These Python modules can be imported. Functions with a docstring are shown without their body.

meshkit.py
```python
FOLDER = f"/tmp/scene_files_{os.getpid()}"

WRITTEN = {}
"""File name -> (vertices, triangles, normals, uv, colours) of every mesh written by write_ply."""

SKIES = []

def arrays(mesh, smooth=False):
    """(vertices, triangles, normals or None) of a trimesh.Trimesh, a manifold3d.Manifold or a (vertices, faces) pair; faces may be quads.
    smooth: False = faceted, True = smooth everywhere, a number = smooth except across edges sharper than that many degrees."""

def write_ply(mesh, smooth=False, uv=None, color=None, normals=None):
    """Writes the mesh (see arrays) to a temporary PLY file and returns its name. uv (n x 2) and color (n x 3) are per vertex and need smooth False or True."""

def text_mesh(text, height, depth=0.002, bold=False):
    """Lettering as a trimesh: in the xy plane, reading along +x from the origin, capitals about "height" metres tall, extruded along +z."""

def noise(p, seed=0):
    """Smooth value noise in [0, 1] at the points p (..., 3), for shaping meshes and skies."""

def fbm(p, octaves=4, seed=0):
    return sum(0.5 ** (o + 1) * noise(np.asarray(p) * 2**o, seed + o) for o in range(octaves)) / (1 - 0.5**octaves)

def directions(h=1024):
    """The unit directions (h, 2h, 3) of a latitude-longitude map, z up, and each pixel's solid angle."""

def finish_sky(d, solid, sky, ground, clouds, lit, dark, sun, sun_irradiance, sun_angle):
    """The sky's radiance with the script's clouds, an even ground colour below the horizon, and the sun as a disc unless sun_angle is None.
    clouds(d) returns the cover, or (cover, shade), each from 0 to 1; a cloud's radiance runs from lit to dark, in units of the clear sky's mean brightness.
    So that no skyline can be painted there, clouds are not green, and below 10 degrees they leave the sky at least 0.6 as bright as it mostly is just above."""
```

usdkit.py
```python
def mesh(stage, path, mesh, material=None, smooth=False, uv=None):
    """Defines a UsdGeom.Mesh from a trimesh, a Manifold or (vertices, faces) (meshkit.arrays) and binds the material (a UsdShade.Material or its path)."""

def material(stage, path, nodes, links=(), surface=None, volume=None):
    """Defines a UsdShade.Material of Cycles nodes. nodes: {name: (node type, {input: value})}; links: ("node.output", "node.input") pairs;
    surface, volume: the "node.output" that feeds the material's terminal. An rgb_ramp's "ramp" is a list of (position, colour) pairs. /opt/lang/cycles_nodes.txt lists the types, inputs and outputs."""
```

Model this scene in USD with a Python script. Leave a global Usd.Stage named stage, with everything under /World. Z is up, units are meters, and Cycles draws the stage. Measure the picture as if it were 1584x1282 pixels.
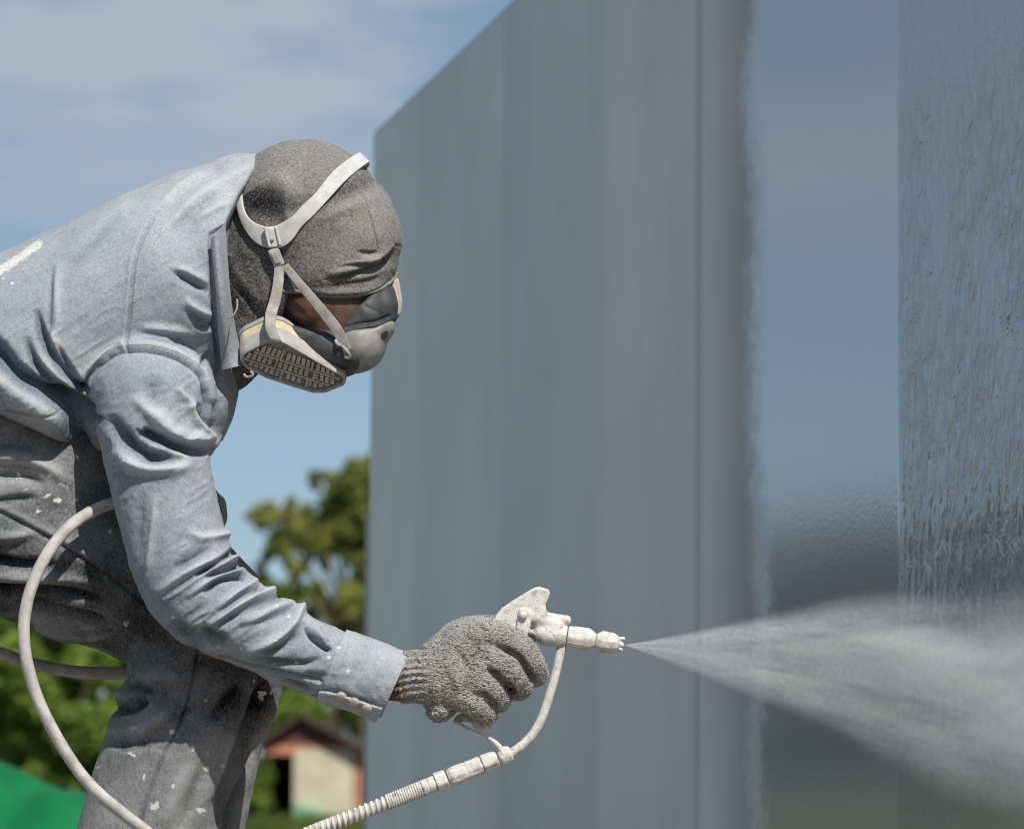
import math, random
import numpy as np
import trimesh, usdkit, meshkit
from scipy import ndimage
from scipy.interpolate import PchipInterpolator, CubicSpline
from pxr import Usd, UsdGeom, UsdLux, UsdShade, Sdf, Gf, Vt

stage = Usd.Stage.CreateInMemory()
UsdGeom.SetStageUpAxis(stage, 'Z')
UsdGeom.SetStageMetersPerUnit(stage, 1.0)
UsdGeom.Xform.Define(stage, '/World')
UsdGeom.Scope.Define(stage, '/World/Looks')
RNG = np.random.default_rng(7)

# ------------------------------------------------------------------ camera, sky, sun, exposure
F_MM, APERTURE, FPX = 135.0, 36.0, 5940.0        # 36 mm wide frame seen as 1584 units of drawing across
CAM = np.array([0.0, 0.0, 0.40])
PITCH = math.atan((1215 - 641) / FPX)             # horizon line sits low in the frame
ROLL = math.radians(0.45)
D0 = 4.4                                          # metres to the worker's near arm
S = D0 / FPX                                      # metres per drawing unit at that distance
cp, sp = math.cos(PITCH), math.sin(PITCH)
FWD = np.array([0, cp, sp]); UP0 = np.array([0, -sp, cp]); RT0 = np.array([1.0, 0, 0])
RT = math.cos(ROLL) * RT0 + math.sin(ROLL) * UP0
UP = -math.sin(ROLL) * RT0 + math.cos(ROLL) * UP0
camera = UsdGeom.Camera.Define(stage, '/World/camera')
camera.CreateFocalLengthAttr(F_MM); camera.CreateHorizontalApertureAttr(APERTURE)
camera.CreateVerticalApertureAttr(APERTURE * 828 / 1024)
camera.CreateFStopAttr(8.5); camera.CreateFocusDistanceAttr(D0 + 0.03)
camera.CreateClippingRangeAttr(Gf.Vec2f(0.1, 20000)); camera.CreateExposureAttr(0.22)
_m = np.eye(4); _m[0, :3] = RT; _m[1, :3] = UP; _m[2, :3] = -FWD; _m[3, :3] = CAM
camera.AddTransformOp().Set(Gf.Matrix4d(*_m.ravel().tolist()))

SUN = np.array([0.31, -0.80, 0.88]); SUN /= np.linalg.norm(SUN)
SUN_EL, SUN_ROT = math.asin(SUN[2]), math.atan2(SUN[0], SUN[1])
sun = UsdLux.DistantLight.Define(stage, '/World/sun')
sun.CreateNormalizeAttr(True); sun.CreateIntensityAttr(1.25); sun.CreateAngleAttr(0.5)
sun.CreateColorAttr(Gf.Vec3f(1.0, 0.95, 0.87))
_x = np.cross([0, 0, 1.0], SUN); _x /= np.linalg.norm(_x); _y = np.cross(SUN, _x)
_m = np.eye(4); _m[0, :3] = _x; _m[1, :3] = _y; _m[2, :3] = SUN
sun.AddTransformOp().Set(Gf.Matrix4d(*_m.ravel().tolist()))
SKY_STRENGTH = 0.071

def M(name, nodes, links, surface='p.BSDF', volume=None):
    return usdkit.material(stage, '/World/Looks/' + name, nodes, links, surface=surface, volume=volume)

sky_look = M('sky_look', {
    'co': ('texture_coordinate', {}),
    'lift': ('vector_math', {'math_type': 'add', 'vector2': (0.0, 0.0, 0.06)}), 'ln': ('vector_math', {'math_type': 'normalize'}),
    'sky': ('sky_texture', {'sky_type': 'single_scattering', 'sun_disc': False, 'sun_elevation': SUN_EL, 'sun_rotation': SUN_ROT,
                            'altitude': 300.0, 'air_density': 1.0, 'aerosol_density': 0.7, 'ozone_density': 2.0}),
    'hs': ('hsv', {'hue': 0.493, 'saturation': 0.92, 'value': 1.06, 'fac': 1.0}),
    'map': ('mapping', {'scale': (1.0, 1.0, 3.2), 'location': (5.82, 0.94, 4.33)}),
    'n': ('noise_texture', {'scale': 8.5, 'detail': 5.0, 'roughness': 0.5, 'distortion': 0.15}),
    'r': ('map_range', {'range_type': 'smoothstep', 'from_min': 0.445, 'from_max': 0.64, 'to_min': 0.0, 'to_max': 0.88}),
    'xyz': ('separate_xyz', {}),
    'low': ('map_range', {'range_type': 'smoothstep', 'from_min': 0.112, 'from_max': 0.185, 'to_min': 0.0, 'to_max': 1.0}),
    'mul': ('math', {'math_type': 'multiply'}),
    'mix': ('mix_color', {'blend_type': 'mix', 'b': (5.3, 5.95, 6.9), 'use_clamp': False}),
    'bg': ('background_shader', {'strength': SKY_STRENGTH})},
    [('co.generated', 'lift.vector1'), ('lift.vector', 'ln.vector1'), ('ln.vector', 'sky.vector'), ('co.generated', 'map.vector'), ('map.vector', 'n.vector'), ('n.fac', 'r.value'), ('co.generated', 'xyz.vector'), ('xyz.z', 'low.value'),
     ('r.result', 'mul.value1'), ('low.result', 'mul.value2'), ('mul.value', 'mix.fac'), ('sky.color', 'hs.color'), ('hs.color', 'mix.a'),
     ('mix.result', 'bg.color')], surface='bg.background')
sky = UsdLux.DomeLight.Define(stage, '/World/sky')
UsdShade.MaterialBindingAPI.Apply(sky.GetPrim()).Bind(sky_look)
sky.GetPrim().SetCustomDataByKey('kind', 'structure')

# ------------------------------------------------------------------ helpers
def P(p):
    """Body drawing space (right, down, away; unit S metres) to world metres."""
    p = np.asarray(p, float)
    d = D0 + p[..., 2] * S
    ray = FWD + RT * ((p[..., 0] - 792) / FPX)[..., None] - UP * ((p[..., 1] - 641) / FPX)[..., None]
    return CAM + ray * d[..., None]

def at(u, v, dist):
    """World point on the line of sight through (u, v) at the given forward distance."""
    ray = FWD + RT * ((u - 792) / FPX) - UP * ((v - 641) / FPX)
    return CAM + ray * dist / ray[1]

_names = {}
def numbered(parent, name):
    k = (parent, name); n = _names.get(k, 0); _names[k] = n + 1
    return name if n == 0 else f'{name}_{n:03d}'

def tag(prim, label=None, category=None, group=None, kind=None):
    for k, v in (('label', label), ('category', category), ('group', group), ('kind', kind)):
        if v: prim.SetCustomDataByKey(k, v)
    return prim

def thing(name, label, category, loc=(0, 0, 0), group=None, kind=None, rot=None):
    path = '/World/' + numbered('/World', name)
    x = UsdGeom.Xform.Define(stage, path)
    x.AddTranslateOp().Set(Gf.Vec3d(*map(float, loc)))
    if rot is not None: x.AddRotateZOp().Set(float(rot))
    return tag(x.GetPrim(), label, category, group, kind)

def normals_of(v, f):
    fn = np.cross(v[f[:, 1]] - v[f[:, 0]], v[f[:, 2]] - v[f[:, 0]])
    n = np.stack([sum(np.bincount(f[:, k], fn[:, c], len(v)) for k in range(3)) for c in range(3)], 1)
    return n / np.maximum(np.linalg.norm(n, axis=1, keepdims=True), 1e-12)

def mesh(name, vf, look, parent=None, smooth=True, prim_floats=None, origin=None, space=None, **kw):
    """One Mesh prim. space='body': vertices are in drawing space. origin: the parent's location, subtracted."""
    v, f = vf if isinstance(vf, (tuple, list)) else (np.array(vf.vertices), np.array(vf.faces))
    v, f = np.asarray(v, float), np.asarray(f, int)
    if f.shape[1] == 4: f = np.vstack([f[:, [0, 1, 2]], f[:, [0, 2, 3]]])
    a_, b_, c_ = (v[f[:, k]] for k in range(3))
    if space == 'body' and np.einsum('ij,ij->', a_ - v.mean(0), np.cross(b_ - v.mean(0), c_ - v.mean(0))) < 0: f = f[:, ::-1]
    if space == 'body': v = P(v)
    base = str(parent.GetPath()) if parent is not None else '/World'
    if origin is None and parent is not None:
        x = UsdGeom.XformCache().GetLocalToWorldTransform(parent)
        o = x.ExtractTranslation(); origin = np.array([o[0], o[1], o[2]])
    if origin is not None: v = v - origin
    path = base + '/' + numbered(base, name)
    if smooth is True:
        m = UsdGeom.Mesh.Define(stage, path)
        m.CreatePointsAttr(Vt.Vec3fArray.FromNumpy(v.astype(np.float32)))
        m.CreateFaceVertexCountsAttr(Vt.IntArray.FromNumpy(np.full(len(f), 3, np.int32)))
        m.CreateFaceVertexIndicesAttr(Vt.IntArray.FromNumpy(f.astype(np.int32).ravel()))
        m.CreateSubdivisionSchemeAttr('none')
        m.CreateNormalsAttr(Vt.Vec3fArray.FromNumpy(normals_of(v, f).astype(np.float32))); m.SetNormalsInterpolation('vertex')
        UsdShade.MaterialBindingAPI.Apply(m.GetPrim()).Bind(look)
    else:
        m = usdkit.mesh(stage, path, (v, f), look, smooth=smooth)
    for k, a in (prim_floats or {}).items():
        UsdGeom.PrimvarsAPI(m).CreatePrimvar(k, Sdf.ValueTypeNames.FloatArray, 'vertex').Set(Vt.FloatArray.FromNumpy(np.asarray(a, np.float32)))
    return tag(m.GetPrim(), **kw)

# ---- signed distance fields
class Field:
    def __init__(s, lo, hi, h):
        s.lo, s.h = np.array(lo, float), float(h)
        s.n = np.ceil((np.array(hi) - s.lo) / h).astype(int) + 1
        s.ax = [(s.lo[i] + h * np.arange(s.n[i])).astype(np.float32) for i in range(3)]
        s.F = np.full(s.n, 400.0, np.float32)
    def box(s, lo, hi):
        a = np.clip(np.floor((np.array(lo) - s.lo) / s.h).astype(int), 0, s.n); b = np.clip(np.ceil((np.array(hi) - s.lo) / s.h).astype(int) + 1, 0, s.n)
        return tuple(slice(x, y) for x, y in zip(a, b))
    def pts(s, sl):
        return s.ax[0][sl[0]][:, None, None], s.ax[1][sl[1]][None, :, None], s.ax[2][sl[2]][None, None, :]
    def blend(s, sl, d, k):
        a = s.F[sl]
        if k > 0:
            h = np.clip(k - np.abs(a - d), 0, None) / k
            s.F[sl] = np.minimum(a, d) - h * h * k * 0.25
        else: s.F[sl] = np.minimum(a, d)
    def tube(s, pts, k=0.0, dense=0):
        """pts: rows (u, v, w, in-plane radius, depth radius)."""
        p = np.array([list(q) + [q[3]] * (5 - len(q)) for q in pts], float)
        if dense:
            t = np.r_[0, np.cumsum(np.linalg.norm(np.diff(p[:, :3], axis=0), axis=1))]
            p = PchipInterpolator(t, p)(np.linspace(0, t[-1], dense))
        R = p[:, 3:].max(1)[:, None] + k + 3 * s.h
        sl = s.box((p[:, :3] - R).min(0), (p[:, :3] + R).max(0))
        X, Y, Z = s.pts(sl)
        D = np.full([len(a) for a in (X[:, 0, 0], Y[0, :, 0], Z[0, 0, :])], 400.0, np.float32)
        off = [q.start for q in sl]
        for a, b in zip(p[:-1], p[1:]):
            r = max(a[3:].max(), b[3:].max()) + k + 3 * s.h
            q = s.box(np.minimum(a[:3], b[:3]) - r, np.maximum(a[:3], b[:3]) + r)
            q = tuple(slice(max(z.start - o, 0), max(z.stop - o, 0)) for z, o in zip(q, off))
            if any(z.stop <= z.start for z in q): continue
            x, y, z = X[q[0]] - a[0], Y[:, q[1]] - a[1], Z[:, :, q[2]] - a[2]
            ax = b[:3] - a[:3]; L = np.linalg.norm(ax); ax = ax / max(L, 1e-9)
            n1 = np.cross(ax, [0, 0, 1.0]); n1 = n1 / max(np.linalg.norm(n1), 1e-6); n2 = np.cross(n1, ax)
            t = x * ax[0] + y * ax[1] + z * ax[2]
            tc = np.clip(t, 0, L); g = tc / max(L, 1e-9)
            ru, rw = a[3] + (b[3] - a[3]) * g, a[4] + (b[4] - a[4]) * g
            e1 = (x * n1[0] + y * n1[1] + z * n1[2]) / ru; e2 = (x * n2[0] + y * n2[1] + z * n2[2]) / rw
            mr = np.minimum(ru, rw); e3 = (t - tc) / mr
            d = (np.sqrt(e1 * e1 + e2 * e2 + e3 * e3) - 1) * mr
            D[q] = np.minimum(D[q], d)
        s.blend(sl, D, k); return s
    def ball(s, c, r, k=0.0, rot=0.0, cut=False):
        c, r = np.array(c, float), np.broadcast_to(np.array(r, float), 3)
        R = r.max() + k + 3 * s.h
        sl = s.box(c - R, c + R); X, Y, Z = s.pts(sl)
        X, Y, Z = X - c[0], Y - c[1], Z - c[2]
        if rot: cr, sr = math.cos(rot), math.sin(rot); X, Y = X * cr + Y * sr, Y * cr - X * sr
        k0 = np.sqrt((X / r[0]) ** 2 + (Y / r[1]) ** 2 + (Z / r[2]) ** 2); k1 = np.sqrt((X / r[0] ** 2) ** 2 + (Y / r[1] ** 2) ** 2 + (Z / r[2] ** 2) ** 2)
        d = k0 * (k0 - 1) / np.maximum(k1, 1e-6)
        if cut: s.carve(sl, d, k)
        else: s.blend(sl, d, k)
        return s
    def carve(s, sl, d, k=0.0):
        a, b = s.F[sl], -d
        if k > 0:
            h = np.clip(k - np.abs(a - b), 0, None) / k
            s.F[sl] = np.maximum(a, b) + h * h * k * 0.25
        else: s.F[sl] = np.maximum(a, b)
    def prism(s, poly, w0, w1, r=2.0, k=0.0, cut=False, lean=0.0):
        """Polygon in (u, v) extruded from w0 to w1 with edges rounded by r."""
        poly = np.array(poly, float); R = r + k + 3 * s.h
        sl = s.box([*(poly.min(0) - R), w0 - R], [*(poly.max(0) + R), w1 + R]); X, Y, Z = s.pts(sl)
        d = poly_sd(X[:, :, 0], Y[:, :, 0], poly)[:, :, None] + r
        q = np.abs(Z - (w0 + w1) / 2 - lean * (Y - poly[:, 1].mean())) - (w1 - w0) / 2 + r
        o = np.sqrt(np.maximum(d, 0) ** 2 + np.maximum(q, 0) ** 2) + np.minimum(np.maximum(d, q), 0) - r
        if cut: s.carve(sl, o.astype(np.float32), k)
        else: s.blend(sl, o.astype(np.float32), k)
        return s
    def out(s, sigma=0.8, sub=0, relax=2):
        F = ndimage.gaussian_filter(s.F, sigma) if sigma else s.F
        v, f = nets(F, s.lo, s.h)
        for i in range(sub): v, f = subdivide(v, f)
        return taubin(v, f, relax), f
    def near(s, u, v):
        """First depth at which the line through (u, v) enters the shape (nan where it misses)."""
        u, v = np.asarray(u, float), np.asarray(v, float)
        i, j = (u - s.lo[0]) / s.h, (v - s.lo[1]) / s.h
        i0, j0 = np.clip(i.astype(int), 0, s.n[0] - 2), np.clip(j.astype(int), 0, s.n[1] - 2); a, b = (i - i0)[..., None], (j - j0)[..., None]
        col = (1 - a) * (1 - b) * s.F[i0, j0] + a * (1 - b) * s.F[i0 + 1, j0] + (1 - a) * b * s.F[i0, j0 + 1] + a * b * s.F[i0 + 1, j0 + 1]
        ins = col < 0; k = ins.argmax(-1); ok = ins.any(-1) & (k > 0); k = np.maximum(k, 1)
        f1 = np.take_along_axis(col, k[..., None], -1)[..., 0]; f0 = np.take_along_axis(col, k[..., None] - 1, -1)[..., 0]
        return np.where(ok, s.lo[2] + s.h * (k - 1 + f0 / np.where(f0 - f1 == 0, 1, f0 - f1)), np.nan)

def poly_sd(X, Y, poly):
    X, Y = np.broadcast_arrays(X, Y)
    d = np.full(X.shape, 1e9); inside = np.zeros(X.shape, bool)
    for (ax, ay), (bx, by) in zip(poly, np.roll(poly, -1, 0)):
        ex, ey = bx - ax, by - ay; wx, wy = X - ax, Y - ay
        t = np.clip((wx * ex + wy * ey) / max(ex * ex + ey * ey, 1e-9), 0, 1)
        d = np.minimum(d, (wx - ex * t) ** 2 + (wy - ey * t) ** 2)
        c = ((ay > Y) != (by > Y)) & (X < (bx - ax) * (Y - ay) / (by - ay if by != ay else 1e-9) + ax)
        inside ^= c
    return np.where(inside, -1, 1) * np.sqrt(d)

def nets(F, lo, h):
    Sg = F < 0
    n = np.array(F.shape) - 1
    cnt = np.zeros(n, np.int8)
    for a in (0, 1):
        for b in (0, 1):
            for c in (0, 1): cnt += Sg[a:n[0] + a, b:n[1] + b, c:n[2] + c]
    act = (cnt > 0) & (cnt < 8)
    I = np.stack(np.nonzero(act), 1)
    idx = np.full(n, -1, np.int32); idx[act] = np.arange(len(I))
    acc = np.zeros((len(I), 3)); num = np.zeros(len(I))
    for axis in range(3):
        o = [k for k in range(3) if k != axis]
        for a in (0, 1):
            for b in (0, 1):
                d0 = np.zeros(3, int); d0[o[0]] = a; d0[o[1]] = b
                d1 = d0.copy(); d1[axis] = 1
                f0 = F[tuple((I + d0).T)]; f1 = F[tuple((I + d1).T)]
                x = (f0 < 0) != (f1 < 0)
                t = f0 / np.where(f0 == f1, 1, f0 - f1)
                p = I + d0 + 0.0; p[:, axis] += t
                acc[x] += p[x]; num[x] += 1
    v = lo + h * acc / np.maximum(num, 1)[:, None]
    faces = []
    for axis in range(3):
        o1, o2 = (axis + 1) % 3, (axis + 2) % 3
        sl0 = [slice(None)] * 3; sl1 = [slice(None)] * 3
        sl0[axis] = slice(0, -1); sl1[axis] = slice(1, None)
        a, b = Sg[tuple(sl0)], Sg[tuple(sl1)]
        E = np.stack(np.nonzero(a != b), 1)
        E = E[(E[:, o1] > 0) & (E[:, o2] > 0) & (E[:, o1] < n[o1]) & (E[:, o2] < n[o2])]
        ins = a[tuple(E.T)]
        e1 = np.zeros(3, int); e1[o1] = 1; e2 = np.zeros(3, int); e2[o2] = 1
        q = np.stack([idx[tuple((E - e1 - e2).T)], idx[tuple((E - e2).T)], idx[tuple(E.T)], idx[tuple((E - e1).T)]], 1)
        q[~ins] = q[~ins][:, ::-1]
        faces.append(q[(q >= 0).all(1)])
    q = np.vstack(faces)
    return v, np.vstack([q[:, [0, 1, 2]], q[:, [0, 2, 3]]])

def subdivide(v, f):
    e = np.sort(np.vstack([f[:, [0, 1]], f[:, [1, 2]], f[:, [2, 0]]]), 1)
    key = e[:, 0].astype(np.int64) * len(v) + e[:, 1]
    u, inv = np.unique(key, return_inverse=True)
    mid = (v[u // len(v)] + v[u % len(v)]) / 2
    m = inv.reshape(3, -1).T + len(v)
    return np.vstack([v, mid]), np.vstack([np.stack(c, 1) for c in ((f[:, 0], m[:, 0], m[:, 2]), (m[:, 0], f[:, 1], m[:, 1]), (m[:, 2], m[:, 1], f[:, 2]), (m[:, 0], m[:, 1], m[:, 2]))])

def taubin(v, f, it=2, lam=0.5, mu=-0.52):
    if not it: return v
    e = np.vstack([f[:, [0, 1]], f[:, [1, 2]], f[:, [2, 0]], f[:, [1, 0]], f[:, [2, 1]], f[:, [0, 2]]])
    deg = np.bincount(e[:, 0], minlength=len(v))[:, None]
    for i in range(it * 2):
        avg = np.stack([np.bincount(e[:, 0], v[e[:, 1], c], len(v)) for c in range(3)], 1) / np.maximum(deg, 1)
        v = v + (lam if i % 2 == 0 else mu) * (avg - v)
    return v

def line_sd(u, v, line):
    """Signed distance to a polyline and the position 0..1 along it (positive = right of travel on the page)."""
    line = np.array(line, float); seg = np.linalg.norm(np.diff(line, axis=0), axis=1); acc = np.r_[0, np.cumsum(seg)]
    best = np.full(u.shape, 1e9); sd = best.copy(); tt = np.zeros(u.shape)
    for i, (a, b) in enumerate(zip(line[:-1], line[1:])):
        e = (b - a) / max(seg[i], 1e-9); x, y = u - a[0], v - a[1]
        t = np.clip(x * e[0] + y * e[1], 0, seg[i]); dx, dy = x - e[0] * t, y - e[1] * t
        d = np.hypot(dx, dy); m = d < best
        best[m] = d[m]; sd[m] = (np.sign(e[0] * y - e[1] * x) * d)[m]; tt[m] = (acc[i] + t[m]) / acc[-1]
    return sd, tt

def smooth_line(pts, n=14):
    p = np.array(pts, float)
    if len(p) < 3: return p
    t = np.r_[0, np.cumsum(np.linalg.norm(np.diff(p, axis=0), axis=1))]
    return PchipInterpolator(t, p)(np.linspace(0, t[-1], n)) if p.shape[1] == 2 else CubicSpline(t, p)(np.linspace(0, t[-1], n))

def fold_map(u, v, folds):
    """Height of hand-placed folds. fold: (amplitude, width above/left, width below/right, taper, points)."""
    h = np.zeros(u.shape)
    for amp, wl, wr, taper, pts in folds:
        L = smooth_line(pts); m = 3 * max(wl, wr)
        k = np.nonzero((u > L[:, 0].min() - m) & (u < L[:, 0].max() + m) & (v > L[:, 1].min() - m) & (v < L[:, 1].max() + m))[0]
        if not len(k): continue
        d, t = line_sd(u[k], v[k], L)
        w = np.where(d < 0, wl, wr)
        e = np.ones(len(k))
        if taper & 1: e *= np.clip(t / 0.3, 0, 1) ** 0.8
        if taper & 2: e *= np.clip((1 - t) / 0.3, 0, 1) ** 0.8
        h[k] += amp * e * np.exp(-(d / w) ** 2)
    return h

def drape(vf, folds, extra=None, lo=-0.45, hi=0.0, amp=1.0):
    """Moves the vertices of a cloth surface along their normals by its folds; returns it and the fold heights."""
    v, f = vf; n = normals_of(v, f)
    wgt = np.clip((-n[:, 2] - lo) / (hi - lo), 0, 1); wgt = wgt * wgt * (3 - 2 * wgt)
    h = fold_map(v[:, 0], v[:, 1], folds) * wgt * amp
    if extra is not None: h = h + extra(v, n)
    return (v + n * h[:, None], f), h

def sweep(pts, radius, sides=18, n=None, caps=True, rings=None):
    """Round tube along a smooth line (any space)."""
    p = np.array(pts, float); t = np.r_[0, np.cumsum(np.linalg.norm(np.diff(p, axis=0), axis=1))]
    n = n or max(12, int(len(p) * 8)); tt = np.linspace(0, t[-1], n)
    c = CubicSpline(t, p)(tt) if len(p) > 2 else np.stack([np.interp(tt, t, p[:, k]) for k in range(3)], 1)
    r = np.interp(np.linspace(0, 1, n), np.linspace(0, 1, np.size(radius)), np.atleast_1d(radius)) if np.size(radius) > 1 else np.full(n, float(np.squeeze(radius)))
    tan = np.gradient(c, axis=0); tan /= np.linalg.norm(tan, axis=1, keepdims=True)
    a = np.cross(tan[0], [0.13, 0.2, 1.0]); a /= np.linalg.norm(a); V = []
    for i in range(n):
        a = a - tan[i] * (a @ tan[i]); a /= np.linalg.norm(a); b = np.cross(tan[i], a)
        th = np.arange(sides) * 2 * np.pi / sides
        V.append(c[i] + r[i] * (np.cos(th)[:, None] * a + np.sin(th)[:, None] * b))
    V = np.vstack(V); i, j = np.meshgrid(np.arange(n - 1), np.arange(sides), indexing='ij'); i, j = i.ravel(), j.ravel(); k = (j + 1) % sides
    f = np.vstack([np.stack([i * sides + j, i * sides + k, (i + 1) * sides + k], 1), np.stack([i * sides + j, (i + 1) * sides + k, (i + 1) * sides + j], 1)])
    if caps:
        V = np.vstack([V, c[0], c[-1]]); m = len(V); j = np.arange(sides); k = (j + 1) % sides
        f = np.vstack([f, np.stack([np.full(sides, m - 2), k, j], 1), np.stack([np.full(sides, m - 1), (n - 1) * sides + j, (n - 1) * sides + k], 1)])
    return V, f

def turned(a, b, profile, sides=24):
    """Solid of revolution from a to b; profile rows (fraction along, radius)."""
    a, b = np.array(a, float), np.array(b, float); ax = b - a; L = np.linalg.norm(ax); ax /= L
    n1 = np.cross(ax, [0, 0, 1.0]); n1 /= np.linalg.norm(n1); n2 = np.cross(ax, n1)
    th = np.arange(sides) * 2 * np.pi / sides + 0.2
    V = np.vstack([a + ax * L * t + r * (np.cos(th)[:, None] * n1 + np.sin(th)[:, None] * n2) for t, r in profile]); n = len(profile)
    i, j = np.meshgrid(np.arange(n - 1), np.arange(sides), indexing='ij'); i, j = i.ravel(), j.ravel(); k = (j + 1) % sides
    f = np.vstack([np.stack([i * sides + j, i * sides + k, (i + 1) * sides + k], 1), np.stack([i * sides + j, (i + 1) * sides + k, (i + 1) * sides + j], 1)])
    V = np.vstack([V, a + ax * L * profile[0][0], a + ax * L * profile[-1][0]]); m = len(V); j = np.arange(sides); k = (j + 1) % sides
    f = np.vstack([f, np.stack([np.full(sides, m - 2), k, j], 1), np.stack([np.full(sides, m - 1), (n - 1) * sides + j, (n - 1) * sides + k], 1)])
    return V, f

def ribbon(Lp, Rp, thick, n=40, bulge=0.15):
    """Flat strap between two edge lines, with thickness towards the viewer side and rounded edges."""
    Lp, Rp = np.array(Lp, float), np.array(Rp, float)
    def rs(p):
        t = np.r_[0, np.cumsum(np.linalg.norm(np.diff(p, axis=0), axis=1))]; q = np.linspace(0, t[-1], n)
        return PchipInterpolator(t, p)(q) if len(p) > 2 else np.stack([np.interp(q, t, p[:, k]) for k in range(3)], 1)
    l, r = rs(Lp), rs(Rp); tan = np.gradient((l + r) / 2, axis=0); nn = np.cross(tan, r - l); nn /= np.maximum(np.linalg.norm(nn, axis=1, keepdims=True), 1e-9)
    if nn[:, 2].mean() > 0: nn = -nn
    rows = []
    for a, h in ((0, 0), (0, 0.7), (0.06, 1), (0.5, 1 + bulge), (0.94, 1), (1, 0.7), (1, 0), (0.5, 0)):
        rows.append(l + (r - l) * a + nn * thick * h)
    V = np.stack(rows, 1).reshape(-1, 3); m = len(rows)
    i, j = np.meshgrid(np.arange(n - 1), np.arange(m), indexing='ij'); i, j = i.ravel(), j.ravel(); k = (j + 1) % m
    q = np.stack([i * m + j, i * m + k, (i + 1) * m + k, (i + 1) * m + j], 1)
    f = np.vstack([q[:, [0, 1, 2]], q[:, [0, 2, 3]]])
    c0 = np.array([[0, k + 1, k] for k in range(1, m - 1)]); c1 = (n - 1) * m + np.array([[0, k, k + 1] for k in range(1, m - 1)])
    f = np.vstack([f, c0, c1])
    tm = trimesh.Trimesh(V, f, process=False)
    if tm.volume < 0: f = f[:, ::-1]
    return V, f

def join(*parts):
    V, Fs, o = [], [], 0
    for v, f in parts: V.append(np.asarray(v)); Fs.append(np.asarray(f) + o); o += len(v)
    return np.vstack(V), np.vstack(Fs)

def boxm(lo, hi, chamfer=0.0):
    lo, hi = np.array(lo, float), np.array(hi, float)
    if chamfer <= 0:
        b = trimesh.creation.box(bounds=[lo, hi]); return np.array(b.vertices), np.array(b.faces)
    pts = []
    for s in np.ndindex(2, 2, 2):
        c = np.where(np.array(s) == 1, hi, lo); d = np.where(np.array(s) == 1, -1, 1) * chamfer
        for k in range(3):
            q = c + d; q[k] = c[k]; pts.append(q)
    h = trimesh.convex.convex_hull(np.array(pts)); return np.array(h.vertices), np.array(h.faces)

def frame_pts(v, f_origin, ex, ey, ez):
    """Local coordinates to world along the given axes."""
    return np.asarray(f_origin) + v[:, :1] * ex + v[:, 1:2] * ey + v[:, 2:3] * ez
# ------------------------------------------------------------------ surfaces
def noise_mix(name, c1, c2, scale, lo=0.35, hi=0.65, rough=0.85, bump=0.0, bscale=None, bdist=0.002, detail=4.0, extra=None, spec=0.3):
    nodes = {'g': ('geometry', {}), 'n': ('noise_texture', {'scale': scale, 'detail': detail, 'roughness': 0.6}),
             'r': ('rgb_ramp', {'ramp': [(0, c1), (lo, c1), (hi, c2), (1, c2)]}),
             'p': ('principled_bsdf', {'roughness': rough, 'specular_ior_level': spec, **(extra or {})})}
    links = [('g.position', 'n.vector'), ('n.fac', 'r.fac'), ('r.color', 'p.base_color')]
    if bump:
        nodes |= {'n2': ('noise_texture', {'scale': bscale or scale * 4, 'detail': 3.0}), 'b': ('bump', {'strength': bump, 'distance': bdist})}
        links += [('g.position', 'n2.vector'), ('n2.fac', 'b.height'), ('b.normal', 'p.normal')]
    return M(name, nodes, links)

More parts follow.
